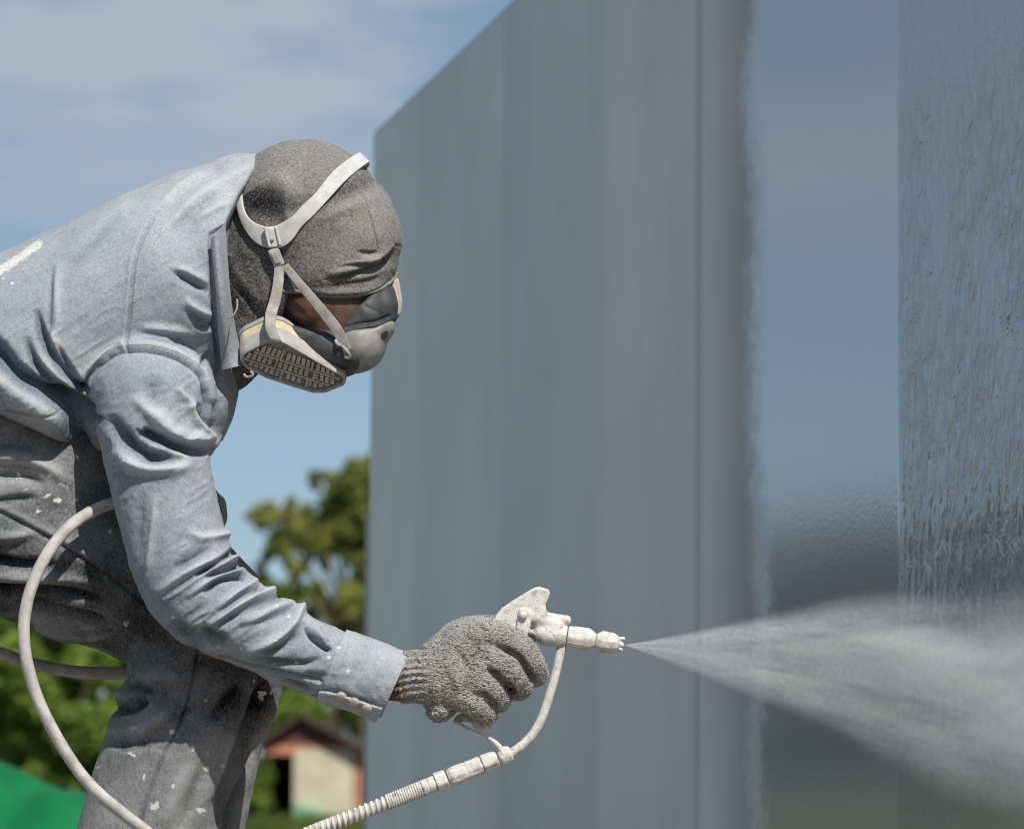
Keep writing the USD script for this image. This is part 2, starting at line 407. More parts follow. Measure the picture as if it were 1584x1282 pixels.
def leaf_look(name, a, b, c):
    return M(name, {'g': ('geometry', {}), 'n': ('noise_texture', {'scale': 0.9, 'detail': 2.0}),
                    'add': ('math', {'math_type': 'multiply_add', 'value2': 0.35}), 'r': ('rgb_ramp', {'ramp': [(0.3, a), (0.6, b), (0.9, c)]}),
                    'p': ('principled_bsdf', {'roughness': 0.55, 'specular_ior_level': 0.25}), 't': ('translucent_bsdf', {}), 'm': ('mix_closure', {'fac': 0.38})},
             [('g.position', 'n.vector'), ('g.random_per_island', 'add.value1'), ('n.fac', 'add.value3'), ('add.value', 'r.fac'), ('r.color', 'p.base_color'), ('r.color', 't.color'),
              ('p.BSDF', 'm.closure1'), ('t.BSDF', 'm.closure2')], surface='m.closure')

bark = noise_mix('bark', (0.07, 0.05, 0.035), (0.16, 0.12, 0.09), 9.0)
olive_leaf = leaf_look('olive_leaf', (0.12, 0.15, 0.038), (0.32, 0.35, 0.09), (0.46, 0.46, 0.14))
green_leaf = leaf_look('green_leaf', (0.08, 0.125, 0.022), (0.21, 0.30, 0.05), (0.35, 0.42, 0.085))
dusty_leaf = leaf_look('dusty_leaf', (0.04, 0.042, 0.022), (0.10, 0.10, 0.045), (0.17, 0.16, 0.075))
ground_look = M('ground_look', {'g': ('geometry', {}), 'n': ('noise_texture', {'scale': 1.7, 'detail': 5.0, 'roughness': 0.6}), 'grass': ('rgb_ramp', {'ramp': [(0.4, (0.05, 0.065, 0.022)), (0.62, (0.115, 0.115, 0.055))]}),
    'earth': ('rgb_ramp', {'ramp': [(0.38, (0.15, 0.115, 0.08)), (0.62, (0.225, 0.18, 0.135))]}), 'flat': ('vector_math', {'math_type': 'multiply', 'vector2': (1.0, 1.0, 0.0)}), 'len': ('vector_math', {'math_type': 'length'}), 'wob': ('math', {'math_type': 'multiply_add', 'value2': 5.0}),
    'far': ('map_range', {'range_type': 'smoothstep', 'from_min': 13.0, 'from_max': 17.0, 'to_min': 0.0, 'to_max': 1.0}), 'mix': ('mix_color', {'blend_type': 'mix'}), 'n2': ('noise_texture', {'scale': 14.0, 'detail': 4.0}), 'b': ('bump', {'strength': 0.4, 'distance': 0.02}), 'p': ('principled_bsdf', {'roughness': 0.95, 'specular_ior_level': 0.2})},
    [('g.position', 'n.vector'), ('n.fac', 'grass.fac'), ('n.fac', 'earth.fac'), ('g.position', 'flat.vector1'), ('flat.vector', 'len.vector1'), ('n.fac', 'wob.value1'), ('len.value', 'wob.value3'), ('wob.value', 'far.value'), ('far.result', 'mix.fac'),
     ('earth.color', 'mix.a'), ('grass.color', 'mix.b'), ('mix.result', 'p.base_color'), ('g.position', 'n2.vector'), ('n2.fac', 'b.height'), ('b.normal', 'p.normal')])

# ------------------------------------------------------------------ ground
def ground_z(x, y):
    r = np.hypot(x, y); t = np.clip((r - 9) / 45, 0, 1); t = t * t * (3 - 2 * t)
    return -0.48 * t + 0.05 * (meshkit.noise(np.stack([x * 0.3, y * 0.3, 0 * x], -1)) - 0.5) * np.clip(r / 6 - 1, 0, 1)
_r = np.concatenate([np.linspace(0.02, 12, 30), np.geomspace(13, 4000, 50)]); _th = np.linspace(0, 2 * np.pi, 121)[:-1]
_R, _T = np.meshgrid(_r, _th, indexing='ij'); gx, gy = _R * np.cos(_T), _R * np.sin(_T)
_gv = np.stack([gx, gy, ground_z(gx, gy)], -1).reshape(-1, 3)
_i, _j = np.meshgrid(np.arange(len(_r) - 1), np.arange(120), indexing='ij'); _i, _j = _i.ravel(), _j.ravel(); _k = (_j + 1) % 120
mesh('ground', (_gv, np.stack([_i * 120 + _j, (_i + 1) * 120 + _j, (_i + 1) * 120 + _k, _i * 120 + _k], 1)), ground_look, kind='structure')

# ------------------------------------------------------------------ the steel wall being painted
_v = FWD + RT * ((-480 - 792) / FPX) - UP * ((1215 - 641) / FPX)
WDIR = np.array([_v[0], _v[1], 0]); WDIR /= np.linalg.norm(WDIR)          # along the wall, away from the viewer
W0 = at(1500, 1215, 4.82); W0[2] = 0
WN = np.array([-WDIR[1], WDIR[0], 0])                                     # faces the worker
def wall_hit(u, v):
    ray = FWD + RT * ((u - 792) / FPX) - UP * ((v - 641) / FPX)
    d = ((W0 - CAM) @ WN) / (ray @ WN); p = CAM + ray * d
    return float((p - W0) @ WDIR), float(p[2])
T_FAR, Z_TOP = wall_hit(578, 205)
T_NEAR = min(wall_hit(1622, 0)[0], wall_hit(1622, 1282)[0])
tx = lambda u, v=700: wall_hit(u, v)[0]
_tw = tx(1172)
_soft = abs(tx(1154) - tx(1196)) / 2
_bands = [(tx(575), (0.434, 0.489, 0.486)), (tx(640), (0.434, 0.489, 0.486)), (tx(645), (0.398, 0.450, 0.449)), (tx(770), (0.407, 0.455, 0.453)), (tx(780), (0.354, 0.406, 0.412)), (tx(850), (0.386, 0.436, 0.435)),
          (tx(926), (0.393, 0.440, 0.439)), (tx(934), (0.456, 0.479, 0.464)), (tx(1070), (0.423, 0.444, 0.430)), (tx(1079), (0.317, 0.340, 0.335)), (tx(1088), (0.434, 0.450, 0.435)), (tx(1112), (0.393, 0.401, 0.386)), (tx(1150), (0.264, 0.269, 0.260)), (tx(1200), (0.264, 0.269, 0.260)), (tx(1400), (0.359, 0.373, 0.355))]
_t0, _t1 = _bands[-1][0], _bands[0][0]
paint_nodes = {
    'g': ('geometry', {}), 'dot': ('vector_math', {'math_type': 'dot_product', 'vector2': tuple(WDIR)}),
    't': ('math', {'math_type': 'subtract', 'value2': float(W0 @ WDIR)}), 'xyz': ('separate_xyz', {}), 'q': ('combine_xyz', {'y': 0.0}),
    # tone of the dry primer, pass by pass
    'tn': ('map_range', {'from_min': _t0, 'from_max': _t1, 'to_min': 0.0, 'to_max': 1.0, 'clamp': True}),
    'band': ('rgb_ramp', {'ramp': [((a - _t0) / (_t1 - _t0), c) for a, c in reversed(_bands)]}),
    'mq': ('mapping', {'scale': (2.6, 1.0, 1.8)}), 'cloud': ('noise_texture', {'scale': 1.0, 'detail': 5.0, 'roughness': 0.55}),
    'cloudr': ('map_range', {'from_min': 0.3, 'from_max': 0.7, 'to_min': 0.91, 'to_max': 1.09}),
    'drycol': ('vector_math', {'math_type': 'scale'}),
    # the wet coat: a soft, wavering left edge
    'edge': ('noise_texture', {'dimensions': '1D', 'scale': 2.4, 'detail': 1.5, 'roughness': 0.5}),
    'edgeo': ('math', {'math_type': 'multiply_add', 'value2': 4.0 * _soft, 'value3': -2.0 * _soft}),
    'me': ('mapping', {'scale': (22.0, 1.0, 34.0)}), 'eg': ('noise_texture', {'scale': 1.0, 'detail': 4.0, 'roughness': 0.65}), 'ego': ('math', {'math_type': 'multiply_add', 'value2': 2.2 * _soft, 'value3': -1.1 * _soft}), 'twa': ('math', {'math_type': 'add'}), 'tw': ('math', {'math_type': 'add'}),
    'wet': ('map_range', {'range_type': 'smoothstep', 'from_min': _tw - _soft, 'from_max': _tw + _soft * 1.3, 'to_min': 1.0, 'to_max': 0.0}),
    'iormul': ('map_range', {'from_min': 0.0, 'from_max': 1.0, 'to_min': 0.0, 'to_max': -0.9}), 'iorsum': ('math', {'math_type': 'add'}), 'ms': ('mapping', {'scale': (30.0, 1.0, 2.0)}), 'streak': ('noise_texture', {'scale': 1.0, 'detail': 4.0, 'roughness': 0.6}), 'streakr': ('map_range', {'from_min': 0.3, 'from_max': 0.7, 'to_min': 0.978, 'to_max': 1.022}), 'cg2': ('math', {'math_type': 'multiply'}), 'rough': ('map_range', {'from_min': 0.0, 'from_max': 1.0, 'to_min': 0.62, 'to_max': 0.11}),
    'ior': ('map_range', {'from_min': 0.0, 'from_max': 1.0, 'to_min': 1.45, 'to_max': 5.2}),
    'wetcol': ('mix_color', {'blend_type': 'mix', 'a': (0.18, 0.178, 0.182), 'b': (0.145, 0.145, 0.15)}), 'col': ('mix_color', {'blend_type': 'mix'}),
    'metal': ('map_range', {'from_min': 0.0, 'from_max': 1.0, 'to_min': 0.0, 'to_max': 0.05}),
    # relief: orange peel everywhere, runs on the thick coat at the near end
    'mp': ('mapping', {'scale': (170.0, 1.0, 150.0)}), 'peel': ('noise_texture', {'scale': 1.0, 'detail': 2.0}),
    'mr': ('mapping', {'scale': (52.0, 1.0, 25.0)}), 'runs': ('noise_texture', {'scale': 1.0, 'detail': 4.0, 'roughness': 0.6, 'distortion': 0.8}),
    'thick': ('map_range', {'range_type': 'smoothstep', 'from_min': tx(1397), 'from_max': tx(1388), 'to_min': 1.0, 'to_max': 0.0}),
    'mpt': ('mapping', {'scale': (6.0, 1.0, 4.0)}), 'patch': ('noise_texture', {'scale': 1.0, 'detail': 3.0}), 'patchr': ('map_range', {'from_min': 0.34, 'from_max': 0.58, 'to_min': 0.45, 'to_max': 1.0, 'clamp': True}),
    'ro': ('math', {'math_type': 'multiply'}), 'ro2': ('math', {'math_type': 'multiply'}),
    'b0': ('bump', {'strength': 0.22, 'distance': 0.0006}), 'b1': ('bump', {'strength': 1.0, 'distance': 0.0105}), 'zr': ('map_range', {'range_type': 'smoothstep', 'from_min': wall_hit(1480, 850)[1], 'from_max': wall_hit(1480, 700)[1], 'to_min': 0.10, 'to_max': 1.0}), 'zt': ('map_range', {'range_type': 'smoothstep', 'from_min': wall_hit(1480, 200)[1], 'from_max': wall_hit(1480, 40)[1], 'to_min': 1.0, 'to_max': 0.35}), 'ro3': ('math', {'math_type': 'multiply'}), 'ro4': ('math', {'math_type': 'multiply'}),
    'grit': ('noise_texture', {'scale': 900.0, 'detail': 1.0}), 'gritr': ('map_range', {'from_min': 0.3, 'from_max': 0.7, 'to_min': 0.90, 'to_max': 1.10}), 'cg': ('math', {'math_type': 'multiply'}),
    'p': ('principled_bsdf', {'specular_ior_level': 0.5})}
paint_links = [('g.position', 'dot.vector1'), ('dot.value', 't.value1'), ('g.position', 'xyz.vector'), ('t.value', 'q.x'), ('xyz.z', 'q.z'),
    ('t.value', 'tn.value'), ('tn.result', 'band.fac'), ('q.vector', 'mq.vector'), ('mq.vector', 'cloud.vector'), ('cloud.fac', 'cloudr.value'),
    ('g.position', 'grit.vector'), ('grit.fac', 'gritr.value'), ('gritr.result', 'cg.value1'), ('cloudr.result', 'cg.value2'),
    ('band.color', 'drycol.vector1'), ('q.vector', 'ms.vector'), ('ms.vector', 'streak.vector'), ('streak.fac', 'streakr.value'), ('cg.value', 'cg2.value1'), ('streakr.result', 'cg2.value2'), ('cg2.value', 'drycol.scale'),
    ('xyz.z', 'edge.w'), ('edge.fac', 'edgeo.value1'), ('t.value', 'tw.value1'), ('edgeo.value', 'tw.value2'), ('q.vector', 'me.vector'), ('me.vector', 'eg.vector'), ('eg.fac', 'ego.value1'), ('tw.value', 'twa.value1'), ('ego.value', 'twa.value2'), ('twa.value', 'wet.value'),
    ('wet.result', 'rough.value'), ('wet.result', 'ior.value'), ('wet.result', 'metal.value'), ('wet.result', 'col.fac'), ('drycol.vector', 'col.a'), ('thick.result', 'wetcol.fac'), ('wetcol.result', 'col.b'),
    ('rough.result', 'p.roughness'), ('ior.result', 'iorsum.value1'), ('thick.result', 'iormul.value'), ('iormul.result', 'iorsum.value2'), ('iorsum.value', 'p.ior'), ('metal.result', 'p.metallic'), ('col.result', 'p.base_color'),
    ('q.vector', 'mp.vector'), ('mp.vector', 'peel.vector'), ('peel.fac', 'b0.height'), ('q.vector', 'mr.vector'), ('mr.vector', 'runs.vector'),
    ('t.value', 'thick.value'), ('q.vector', 'mpt.vector'), ('mpt.vector', 'patch.vector'), ('patch.fac', 'patchr.value'), ('runs.fac', 'ro.value1'), ('thick.result', 'ro.value2'), ('ro.value', 'ro2.value1'), ('patchr.result', 'ro2.value2'),
    ('xyz.z', 'zr.value'), ('xyz.z', 'zt.value'), ('ro2.value', 'ro3.value1'), ('zr.result', 'ro3.value2'), ('ro3.value', 'ro4.value1'), ('zt.result', 'ro4.value2'), ('ro4.value', 'b1.height'), ('b0.normal', 'b1.normal'), ('b1.normal', 'p.normal')]
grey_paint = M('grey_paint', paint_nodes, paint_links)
edge_steel = noise_mix('edge_steel', (0.32, 0.32, 0.30), (0.45, 0.45, 0.42), 20.0, rough=0.6)
dark_steel = noise_mix('dark_steel', (0.05, 0.05, 0.055), (0.09, 0.09, 0.09), 12.0, rough=0.5)

wall = thing('steel_panel_wall', 'tall grey steel panel wall with glossy wet paint at its near end', 'wall', W0, kind='thing')
def wall_box(t0, t1, n0, n1, z0, z1, ch=0.0):
    v, f = boxm((min(t0, t1), min(n0, n1), z0), (max(t0, t1), max(n0, n1), z1), ch)
    return frame_pts(v, W0, WDIR, WN, np.array([0, 0, 1.0])), f[:, ::-1]
mesh('core', wall_box(T_NEAR, T_FAR - 0.004, -0.09, -0.006, 0.0, Z_TOP - 0.006), dark_steel, wall, smooth=False)
cuts = [T_FAR, tx(775), tx(1079), tx(1392), T_NEAR]
for a, b in zip(cuts[:-1], cuts[1:]):
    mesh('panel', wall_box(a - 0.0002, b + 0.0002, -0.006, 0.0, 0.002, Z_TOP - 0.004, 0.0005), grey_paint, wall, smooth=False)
mesh('seam_fold', wall_box(tx(1079) - 0.010, tx(1079) + 0.010, 0.0, 0.0006, 0.01, Z_TOP - 0.01, 0.0005), grey_paint, wall, smooth=False)
mesh('top_rail', wall_box(T_NEAR, T_FAR - 0.001, -0.1, -0.004, Z_TOP - 0.004, Z_TOP + 0.003, 0.0015), dark_steel, wall, smooth=False)
mesh('edge_trim', wall_box(T_FAR, T_FAR + 0.012, -0.1, 0.008, 0.0, wall_hit(578, 790)[1], 0.003), edge_steel, wall, smooth=False)

# ------------------------------------------------------------------ trees and bushes
def leaves(centres, radii, per, size, rng, flat=0.8):
    """Leaf faces spread through clumps: each leaf is a bent diamond of two triangles."""
    V = []
    for c, r in zip(centres, radii):
        n = int(per * (r / np.mean(radii)) ** 2) + 4
        d = rng.normal(size=(n, 3)); d /= np.linalg.norm(d, axis=1, keepdims=True)
        p = c + d * r * (0.15 + 0.95 * rng.random((n, 1)) ** 0.7) * [1, 1, flat]
        ax = rng.normal(size=(n, 3)) + d * 0.7; ax /= np.linalg.norm(ax, axis=1, keepdims=True)
        o = rng.normal(size=(n, 3)); w = np.cross(ax, o); w /= np.linalg.norm(w, axis=1, keepdims=True)
        s = size * (0.6 + 0.8 * rng.random((n, 1)))
        b = np.cross(ax, w) * s * 0.15
        V.append(np.stack([p - ax * s * 0.5, p + w * s * 0.26 + b, p + ax * s * 0.5, p - w * s * 0.26 + b], 1))
    V = np.vstack(V); n = len(V); i = np.arange(n)[:, None] * 4
    return V.reshape(-1, 3), np.vstack([i + [0, 1, 2], i + [0, 2, 3]])

def limb(a, b, r0, r1, bend, rng):
    a, b = np.array(a, float), np.array(b, float); m = (a + b) / 2 + rng.normal(size=3) * bend
    return sweep([a, m, b], [r0, (r0 + r1) / 2, r1], 8, 8)

def tree(name, label, cat, base, clumps, radii, per, size, look, group=None, seed=1, tr=0.16, flat=0.8):
    rng = np.random.default_rng(seed); base = np.array(base, float); clumps = np.array(clumps, float)
    t = thing(name, label, cat, base, group)
    top = clumps[:, 2].max(); mid = clumps.mean(0)
    fork = np.array([(base[0] + mid[0]) / 2, (base[1] + mid[1]) / 2, base[2] + (mid[2] - base[2]) * 0.55])
    mesh('trunk', join(sweep([base - [0, 0, 0.1], base * 0.5 + fork * 0.5 + rng.normal(size=3) * 0.05, fork], [tr * 1.3, tr, tr * 0.75], 10, 10),
                       *[limb(fork, c, tr * 0.5, tr * 0.12, 0.12, rng) for c in clumps[rng.permutation(len(clumps))[:26]]]), bark, t)
    mesh('crown', leaves(clumps, np.array(radii), per, size, rng, flat), look, t, smooth=False)
    return t

def px_clumps(rows, dist, seed, spread):
    rng = np.random.default_rng(seed); C, R = [], []
    for u, v, r in rows:
        R0 = r * dist / FPX; c = at(u, v, dist) + [0, rng.normal() * spread, 0]
        k = max(1, int((r / 8.5) ** 2))
        for _ in range(k):
            d = rng.normal(size=3); d *= R0 * 0.75 * rng.random() ** 0.4 / np.linalg.norm(d); C.append(c + d); R.append(R0 * rng.uniform(0.32, 0.55) if k > 1 else R0)
    return np.array(C), np.array(R)

D1 = 95.0
rows = [(520, 742, 26), (535, 800, 44), (505, 840, 30), (450, 790, 22), (440, 830, 30), (395, 800, 16), (420, 805, 24), (570, 870, 34), (475, 825, 30), (455, 880, 22), (490, 920, 22), (545, 930, 30), (492, 740, 19), (548, 745, 34), (520, 775, 30), (470, 790, 20), (560, 800, 40), (500, 815, 32), (545, 850, 30), (455, 815, 24), (405, 808, 20), (430, 845, 24), (470, 850, 20),
        (415, 862, 18), (560, 905, 26), (470, 905, 16), (500, 880, 12), (520, 955, 34), (560, 960, 26), (470, 960, 30), (620, 780, 60), (640, 880, 60), (600, 980, 50), (690, 850, 50), (400, 880, 16), (585, 735, 30)]
C, R = px_clumps(rows, D1, 3, 0.5)
b = at(575, 1275, D1); b[2] = ground_z(b[0], b[1])
tree('tree', 'tall loose olive-green tree with sky showing through its crown', 'tree', b, C, R, 130, 0.2, olive_leaf, seed=5)
C, R = px_clumps([(445, 925, 34), (400, 915, 30), (365, 905, 30), (430, 965, 40), (330, 930, 40), (480, 990, 40), (380, 985, 40), (440, 1040, 50), (520, 1050, 45), (550, 1100, 45), (400, 1100, 45), (470, 1110, 45), (590, 1090, 50), (350, 1060, 50)], 104.0, 4, 0.6)
b = at(470, 1270, 104.0); b[2] = ground_z(b[0], b[1])
tree('bushy_tree', 'bright green bushy tree rising behind the shed roof', 'tree', b, C, R, 70, 0.2, green_leaf, seed=6)
for i, (u, v0, d, wd, ht, lab) in enumerate([(-20, 1240, 62, 95, 345, 'dark green bush under the thigh, cut by the left picture edge'), (95, 1245, 58, 80, 345, 'broad green bush straight below the thigh, behind the hose loop'), (200, 1250, 66, 90, 345, 'green bush behind the bent knee'), (300, 1250, 70, 90, 330, 'green bush behind the shin')]):
    rng = np.random.default_rng(20 + i)
    rr = [(u + rng.uniform(-wd, wd), v0 - rng.uniform(5, ht), rng.uniform(22, 46)) for _ in range(56)]
    C, R = px_clumps(rr, d, 30 + i, 0.5); b = at(u, v0 + 20, d); b[2] = ground_z(b[0], b[1])
    tree('bush', lab, 'bush', b, C, R, 44, 0.19, green_leaf, 'bushes beyond the yard', seed=40 + i, tr=0.08)
# trees further round to the left, which the fresh paint mirrors
_rng = np.random.default_rng(77); _first = None
_mir_C = []
for k in range(46):
    h = _rng.random() ** 0.7; ang = _rng.uniform(0, 6.28); rad = _rng.uniform(0.2, 1.9) * (1.15 - 0.5 * h)
    _mir_C.append([rad * math.cos(ang), rad * math.sin(ang), 0.9 + 3.6 * h])
MIRROR = [(-33, 52, 0.92), (-28, 60, 1.1), (-24, 55, 0.85), (-37.5, 58, 1.05), (-42, 55, 0.95), (-30.5, 70, 1.2), (-26, 72, 1.25), (-20.5, 64, 1.0), (-47, 60, 1.1)]
for i, (az, d, sc) in enumerate(MIRROR):
    x, y = d * math.sin(math.radians(az)), d * math.cos(math.radians(az)); z = float(ground_z(np.array(x), np.array(y)))
    lab = 'round dusty olive tree far left of the worker, mirrored in the wet paint'
    if _first is None:
        _first = tree('roadside_tree', lab, 'tree', (0, 0, 0), np.array(_mir_C), _rng.uniform(0.5, 0.9, len(_mir_C)), 90, 0.3, dusty_leaf, 'trees mirrored in the paint', seed=90)
        o = _first
    else:
        o = UsdGeom.Xform.Define(stage, '/World/' + numbered('/World', 'roadside_tree')).GetPrim()
        o.GetReferences().AddInternalReference(_first.GetPath()); o.SetInstanceable(True); tag(o, lab, 'tree', 'trees mirrored in the paint')
    xf = UsdGeom.Xformable(o); xf.ClearXformOpOrder()
    (o.GetAttribute('xformOp:translate') and UsdGeom.XformOp(o.GetAttribute('xformOp:translate')) or xf.AddTranslateOp()).Set(Gf.Vec3d(x, y, z))
    ops = [UsdGeom.XformOp(o.GetAttribute('xformOp:translate'))]
    r = xf.AddRotateZOp(); r.Set(float(az * 37)); s_ = xf.AddScaleOp(); s_.Set(Gf.Vec3f(sc, sc, sc)); xf.SetXformOpOrder(ops + [r, s_])

# ------------------------------------------------------------------ shed, post, tarpaulin
SD = 85.0; PXM = FPX / SD
sb = at(477, 1288, SD); sb[2] = float(ground_z(sb[0], sb[1]))
shed = thing('shed', 'small shed with a dark red gable, open black doorway and cream front', 'shed', sb)
red_paint = noise_mix('red_paint', (0.085, 0.036, 0.032), (0.13, 0.055, 0.047), 3.0)
rust_paint = noise_mix('rust_paint', (0.33, 0.13, 0.075), (0.42, 0.19, 0.11), 5.0)
cream = noise_mix('cream', (0.36, 0.325, 0.24), (0.47, 0.43, 0.33), 2.5)
green_stain = noise_mix('green_stain', (0.10, 0.30, 0.18), (0.40, 0.46, 0.33), 2.2, 0.42, 0.56)
dark_wood = noise_mix('dark_wood', (0.035, 0.025, 0.02), (0.07, 0.05, 0.04), 6.0)
sx = lambda u: (u - 477) / PXM
sz = lambda v: (1288 - v) / PXM
def sbox(name, u0, u1, v0, v1, y0, y1, look, ch=0.01, parent=None):
    v, f = boxm((sx(u0), y0, sz(v1)), (sx(u1), y1, sz(v0)), ch)
    return mesh(name, (v + sb, f), look, parent or shed, smooth=False)
_g = np.array([[sx(405), sz(1166)], [sx(465), sz(1121)], [sx(556), sz(1166)]])
from shapely.geometry import Polygon
_e = trimesh.creation.extrude_polygon(Polygon(_g), 0.05, engine='earcut'); _ev = np.array(_e.vertices)
mesh('gable_board', (np.stack([_ev[:, 0], -_ev[:, 2], _ev[:, 1]], 1) + sb, np.array(_e.faces)), red_paint, shed, smooth=False)
sbox('beam', 404, 456, 1167, 1182, -0.06, 0.05, rust_paint)
sbox('header', 403, 557, 1160, 1175, 0.052, 0.14, dark_wood)
sbox('lintel', 457, 546, 1166, 1170.5, -0.05, 0.05, rust_paint)
sbox('door', 453, 546, 1171, 1286, -0.03, 0.03, cream)
sbox('lower_board', 455, 500, 1254, 1284, -0.06, -0.035, green_stain)
sbox('lower_board', 512, 545, 1266, 1285, -0.06, -0.035, green_stain)
sbox('corner_post', 547, 558, 1171, 1287, -0.05, 0.06, rust_paint)
sbox('side_wall', 552, 557, 1175, 1288, 0.065, 3.0, dark_wood)
sbox('side_wall', 400, 405, 1182, 1288, 0.065, 3.0, dark_wood)
sbox('back_wall', 400, 557, 1175, 1288, 3.005, 3.06, dark_wood)
for (u0, v0, u1, v1) in ((465, 1117, 388, 1168), (465, 1117, 570, 1173)):
    a = np.array([sx(u0), sz(v0)]); c = np.array([sx(u1), sz(v1)]); n_ = np.array([-(c - a)[1], (c - a)[0]]); n_ = n_ / np.linalg.norm(n_) * 0.09
    n_ = n_ if n_[1] < 0 else -n_
    _e = trimesh.creation.extrude_polygon(Polygon([a, c, c + n_, a + n_]), 3.7, engine='earcut'); _ev = np.array(_e.vertices)
    mesh('roof', (np.stack([_ev[:, 0], 3.3 - _ev[:, 2], _ev[:, 1]], 1) + sb, np.array(_e.faces)), dark_wood, shed, smooth=False)
pb = at(383, 1290, 80.0); pb[2] = float(ground_z(pb[0], pb[1]))
v, f = boxm((-0.13, -0.13, 0), (0.13, 0.13, 1.62), 0.02)
pink_brick = noise_mix('pink_brick', (0.30, 0.17, 0.13), (0.42, 0.27, 0.21), 8.0)
post = thing('gate_post', 'pinkish square post standing left of the shed doorway', 'post', pb)
mesh('shaft', (v + pb, f), pink_brick, post, smooth=False)
v, f = boxm((-0.16, -0.16, 1.62), (0.16, 0.16, 1.69), 0.02); mesh('cap', (v + pb, f), pink_brick, post, smooth=False)

tarp_look = M('tarp_look', {'g': ('geometry', {}), 'n': ('noise_texture', {'scale': 5.0, 'detail': 4.0}), 'r': ('rgb_ramp', {'ramp': [(0.3, (0.004, 0.14, 0.04)), (0.7, (0.006, 0.20, 0.062))]}),
    'p': ('principled_bsdf', {'roughness': 0.42, 'specular_ior_level': 0.4}), 't': ('translucent_bsdf', {'color': (0.008, 0.32, 0.11)}), 'm': ('mix_closure', {'fac': 0.25})},
    [('g.position', 'n.vector'), ('n.fac', 'r.fac'), ('r.color', 'p.base_color'), ('p.BSDF', 'm.closure1'), ('t.BSDF', 'm.closure2')], surface='m.closure')
a0, a1 = at(-210, 1098, 15.0), at(330, 1320, 13.6)
n1, n2 = 90, 40; A, B = np.meshgrid(np.linspace(0, 1, n1), np.linspace(-1, 1, n2), indexing='ij')
_ridge = a0 + (a1 - a0) * A[..., None]
_gz = ground_z(_ridge[..., 0], _ridge[..., 1])
_side = np.abs(B)
V = _ridge + np.stack([0.05 * np.sin(9 * A) * _side, B * 1.1, 0 * A], -1)
V[..., 2] = _gz + 0.02 + (_ridge[..., 2] - _gz) * (1 - _side ** 1.15) + (0.09 * np.sin(15 * _side + 6 * A) + 0.03 * np.sin(31 * A + 4 * _side)) * np.clip(_side * 3, 0, 1) * (1.1 - _side)
i, j = np.meshgrid(np.arange(n1 - 1), np.arange(n2 - 1), indexing='ij'); i, j = i.ravel(), j.ravel()
q = np.stack([i * n2 + j, (i + 1) * n2 + j, (i + 1) * n2 + j + 1, i * n2 + j + 1], 1)
Vt_ = V.reshape(-1, 3); Vb = Vt_ - [0, 0, 0.006]; m_ = len(Vt_)
mesh('tarpaulin', (np.vstack([Vt_, Vb]), np.vstack([q, q[:, ::-1] + m_])), tarp_look, label='bright green tarpaulin stretched over a low heap behind the leg', category='tarpaulin')
gs = at(352, 1300, 70.0); gs[2] = float(ground_z(gs[0], gs[1]))
n1 = 24; A, B = np.meshgrid(np.linspace(-1, 1, n1), np.linspace(0, 1, 14), indexing='ij')
V = np.stack([A * 0.34, 0.06 * np.sin(7 * A) * B + 0.1 * B, 0.88 * (1 - B)], -1).reshape(-1, 3) + gs; i, j = np.meshgrid(np.arange(n1 - 1), np.arange(13), indexing='ij'); i, j = i.ravel(), j.ravel()
q = np.stack([i * 14 + j, (i + 1) * 14 + j, (i + 1) * 14 + j + 1, i * 14 + j + 1], 1)
pale_green = noise_mix('pale_green', (0.10, 0.36, 0.2), (0.16, 0.45, 0.28), 4.0)
mesh('plastic_sheet', (np.vstack([V, V + [0, 0.01, 0]]), np.vstack([q, q[:, ::-1] + len(V)])), pale_green, label='pale green sheet hanging left of the pinkish post', category='sheet')
# rank grass in front of the shed
_rng = np.random.default_rng(5); G = []
for k in range(5200):
    u = _rng.uniform(330, 640); d = _rng.uniform(60, 84); p = at(u, 1285, d); p[2] = float(ground_z(p[0], p[1])); h = _rng.uniform(0.1, 0.36); a = _rng.uniform(0, 6.28)
    w = np.array([math.cos(a), math.sin(a), 0]) * 0.02; l = _rng.normal(size=3) * 0.09; l[2] = h
    G.append([p - w, p + w, p + l])
G = np.array(G).reshape(-1, 3)
grass_look = leaf_look('grass_look', (0.05, 0.08, 0.015), (0.12, 0.16, 0.03), (0.25, 0.24, 0.08))
mesh('grass', (G, np.arange(len(G)).reshape(-1, 3)), grass_look, kind='stuff', smooth=False, label='rank yellow-green grass in front of the shed', category='grass')
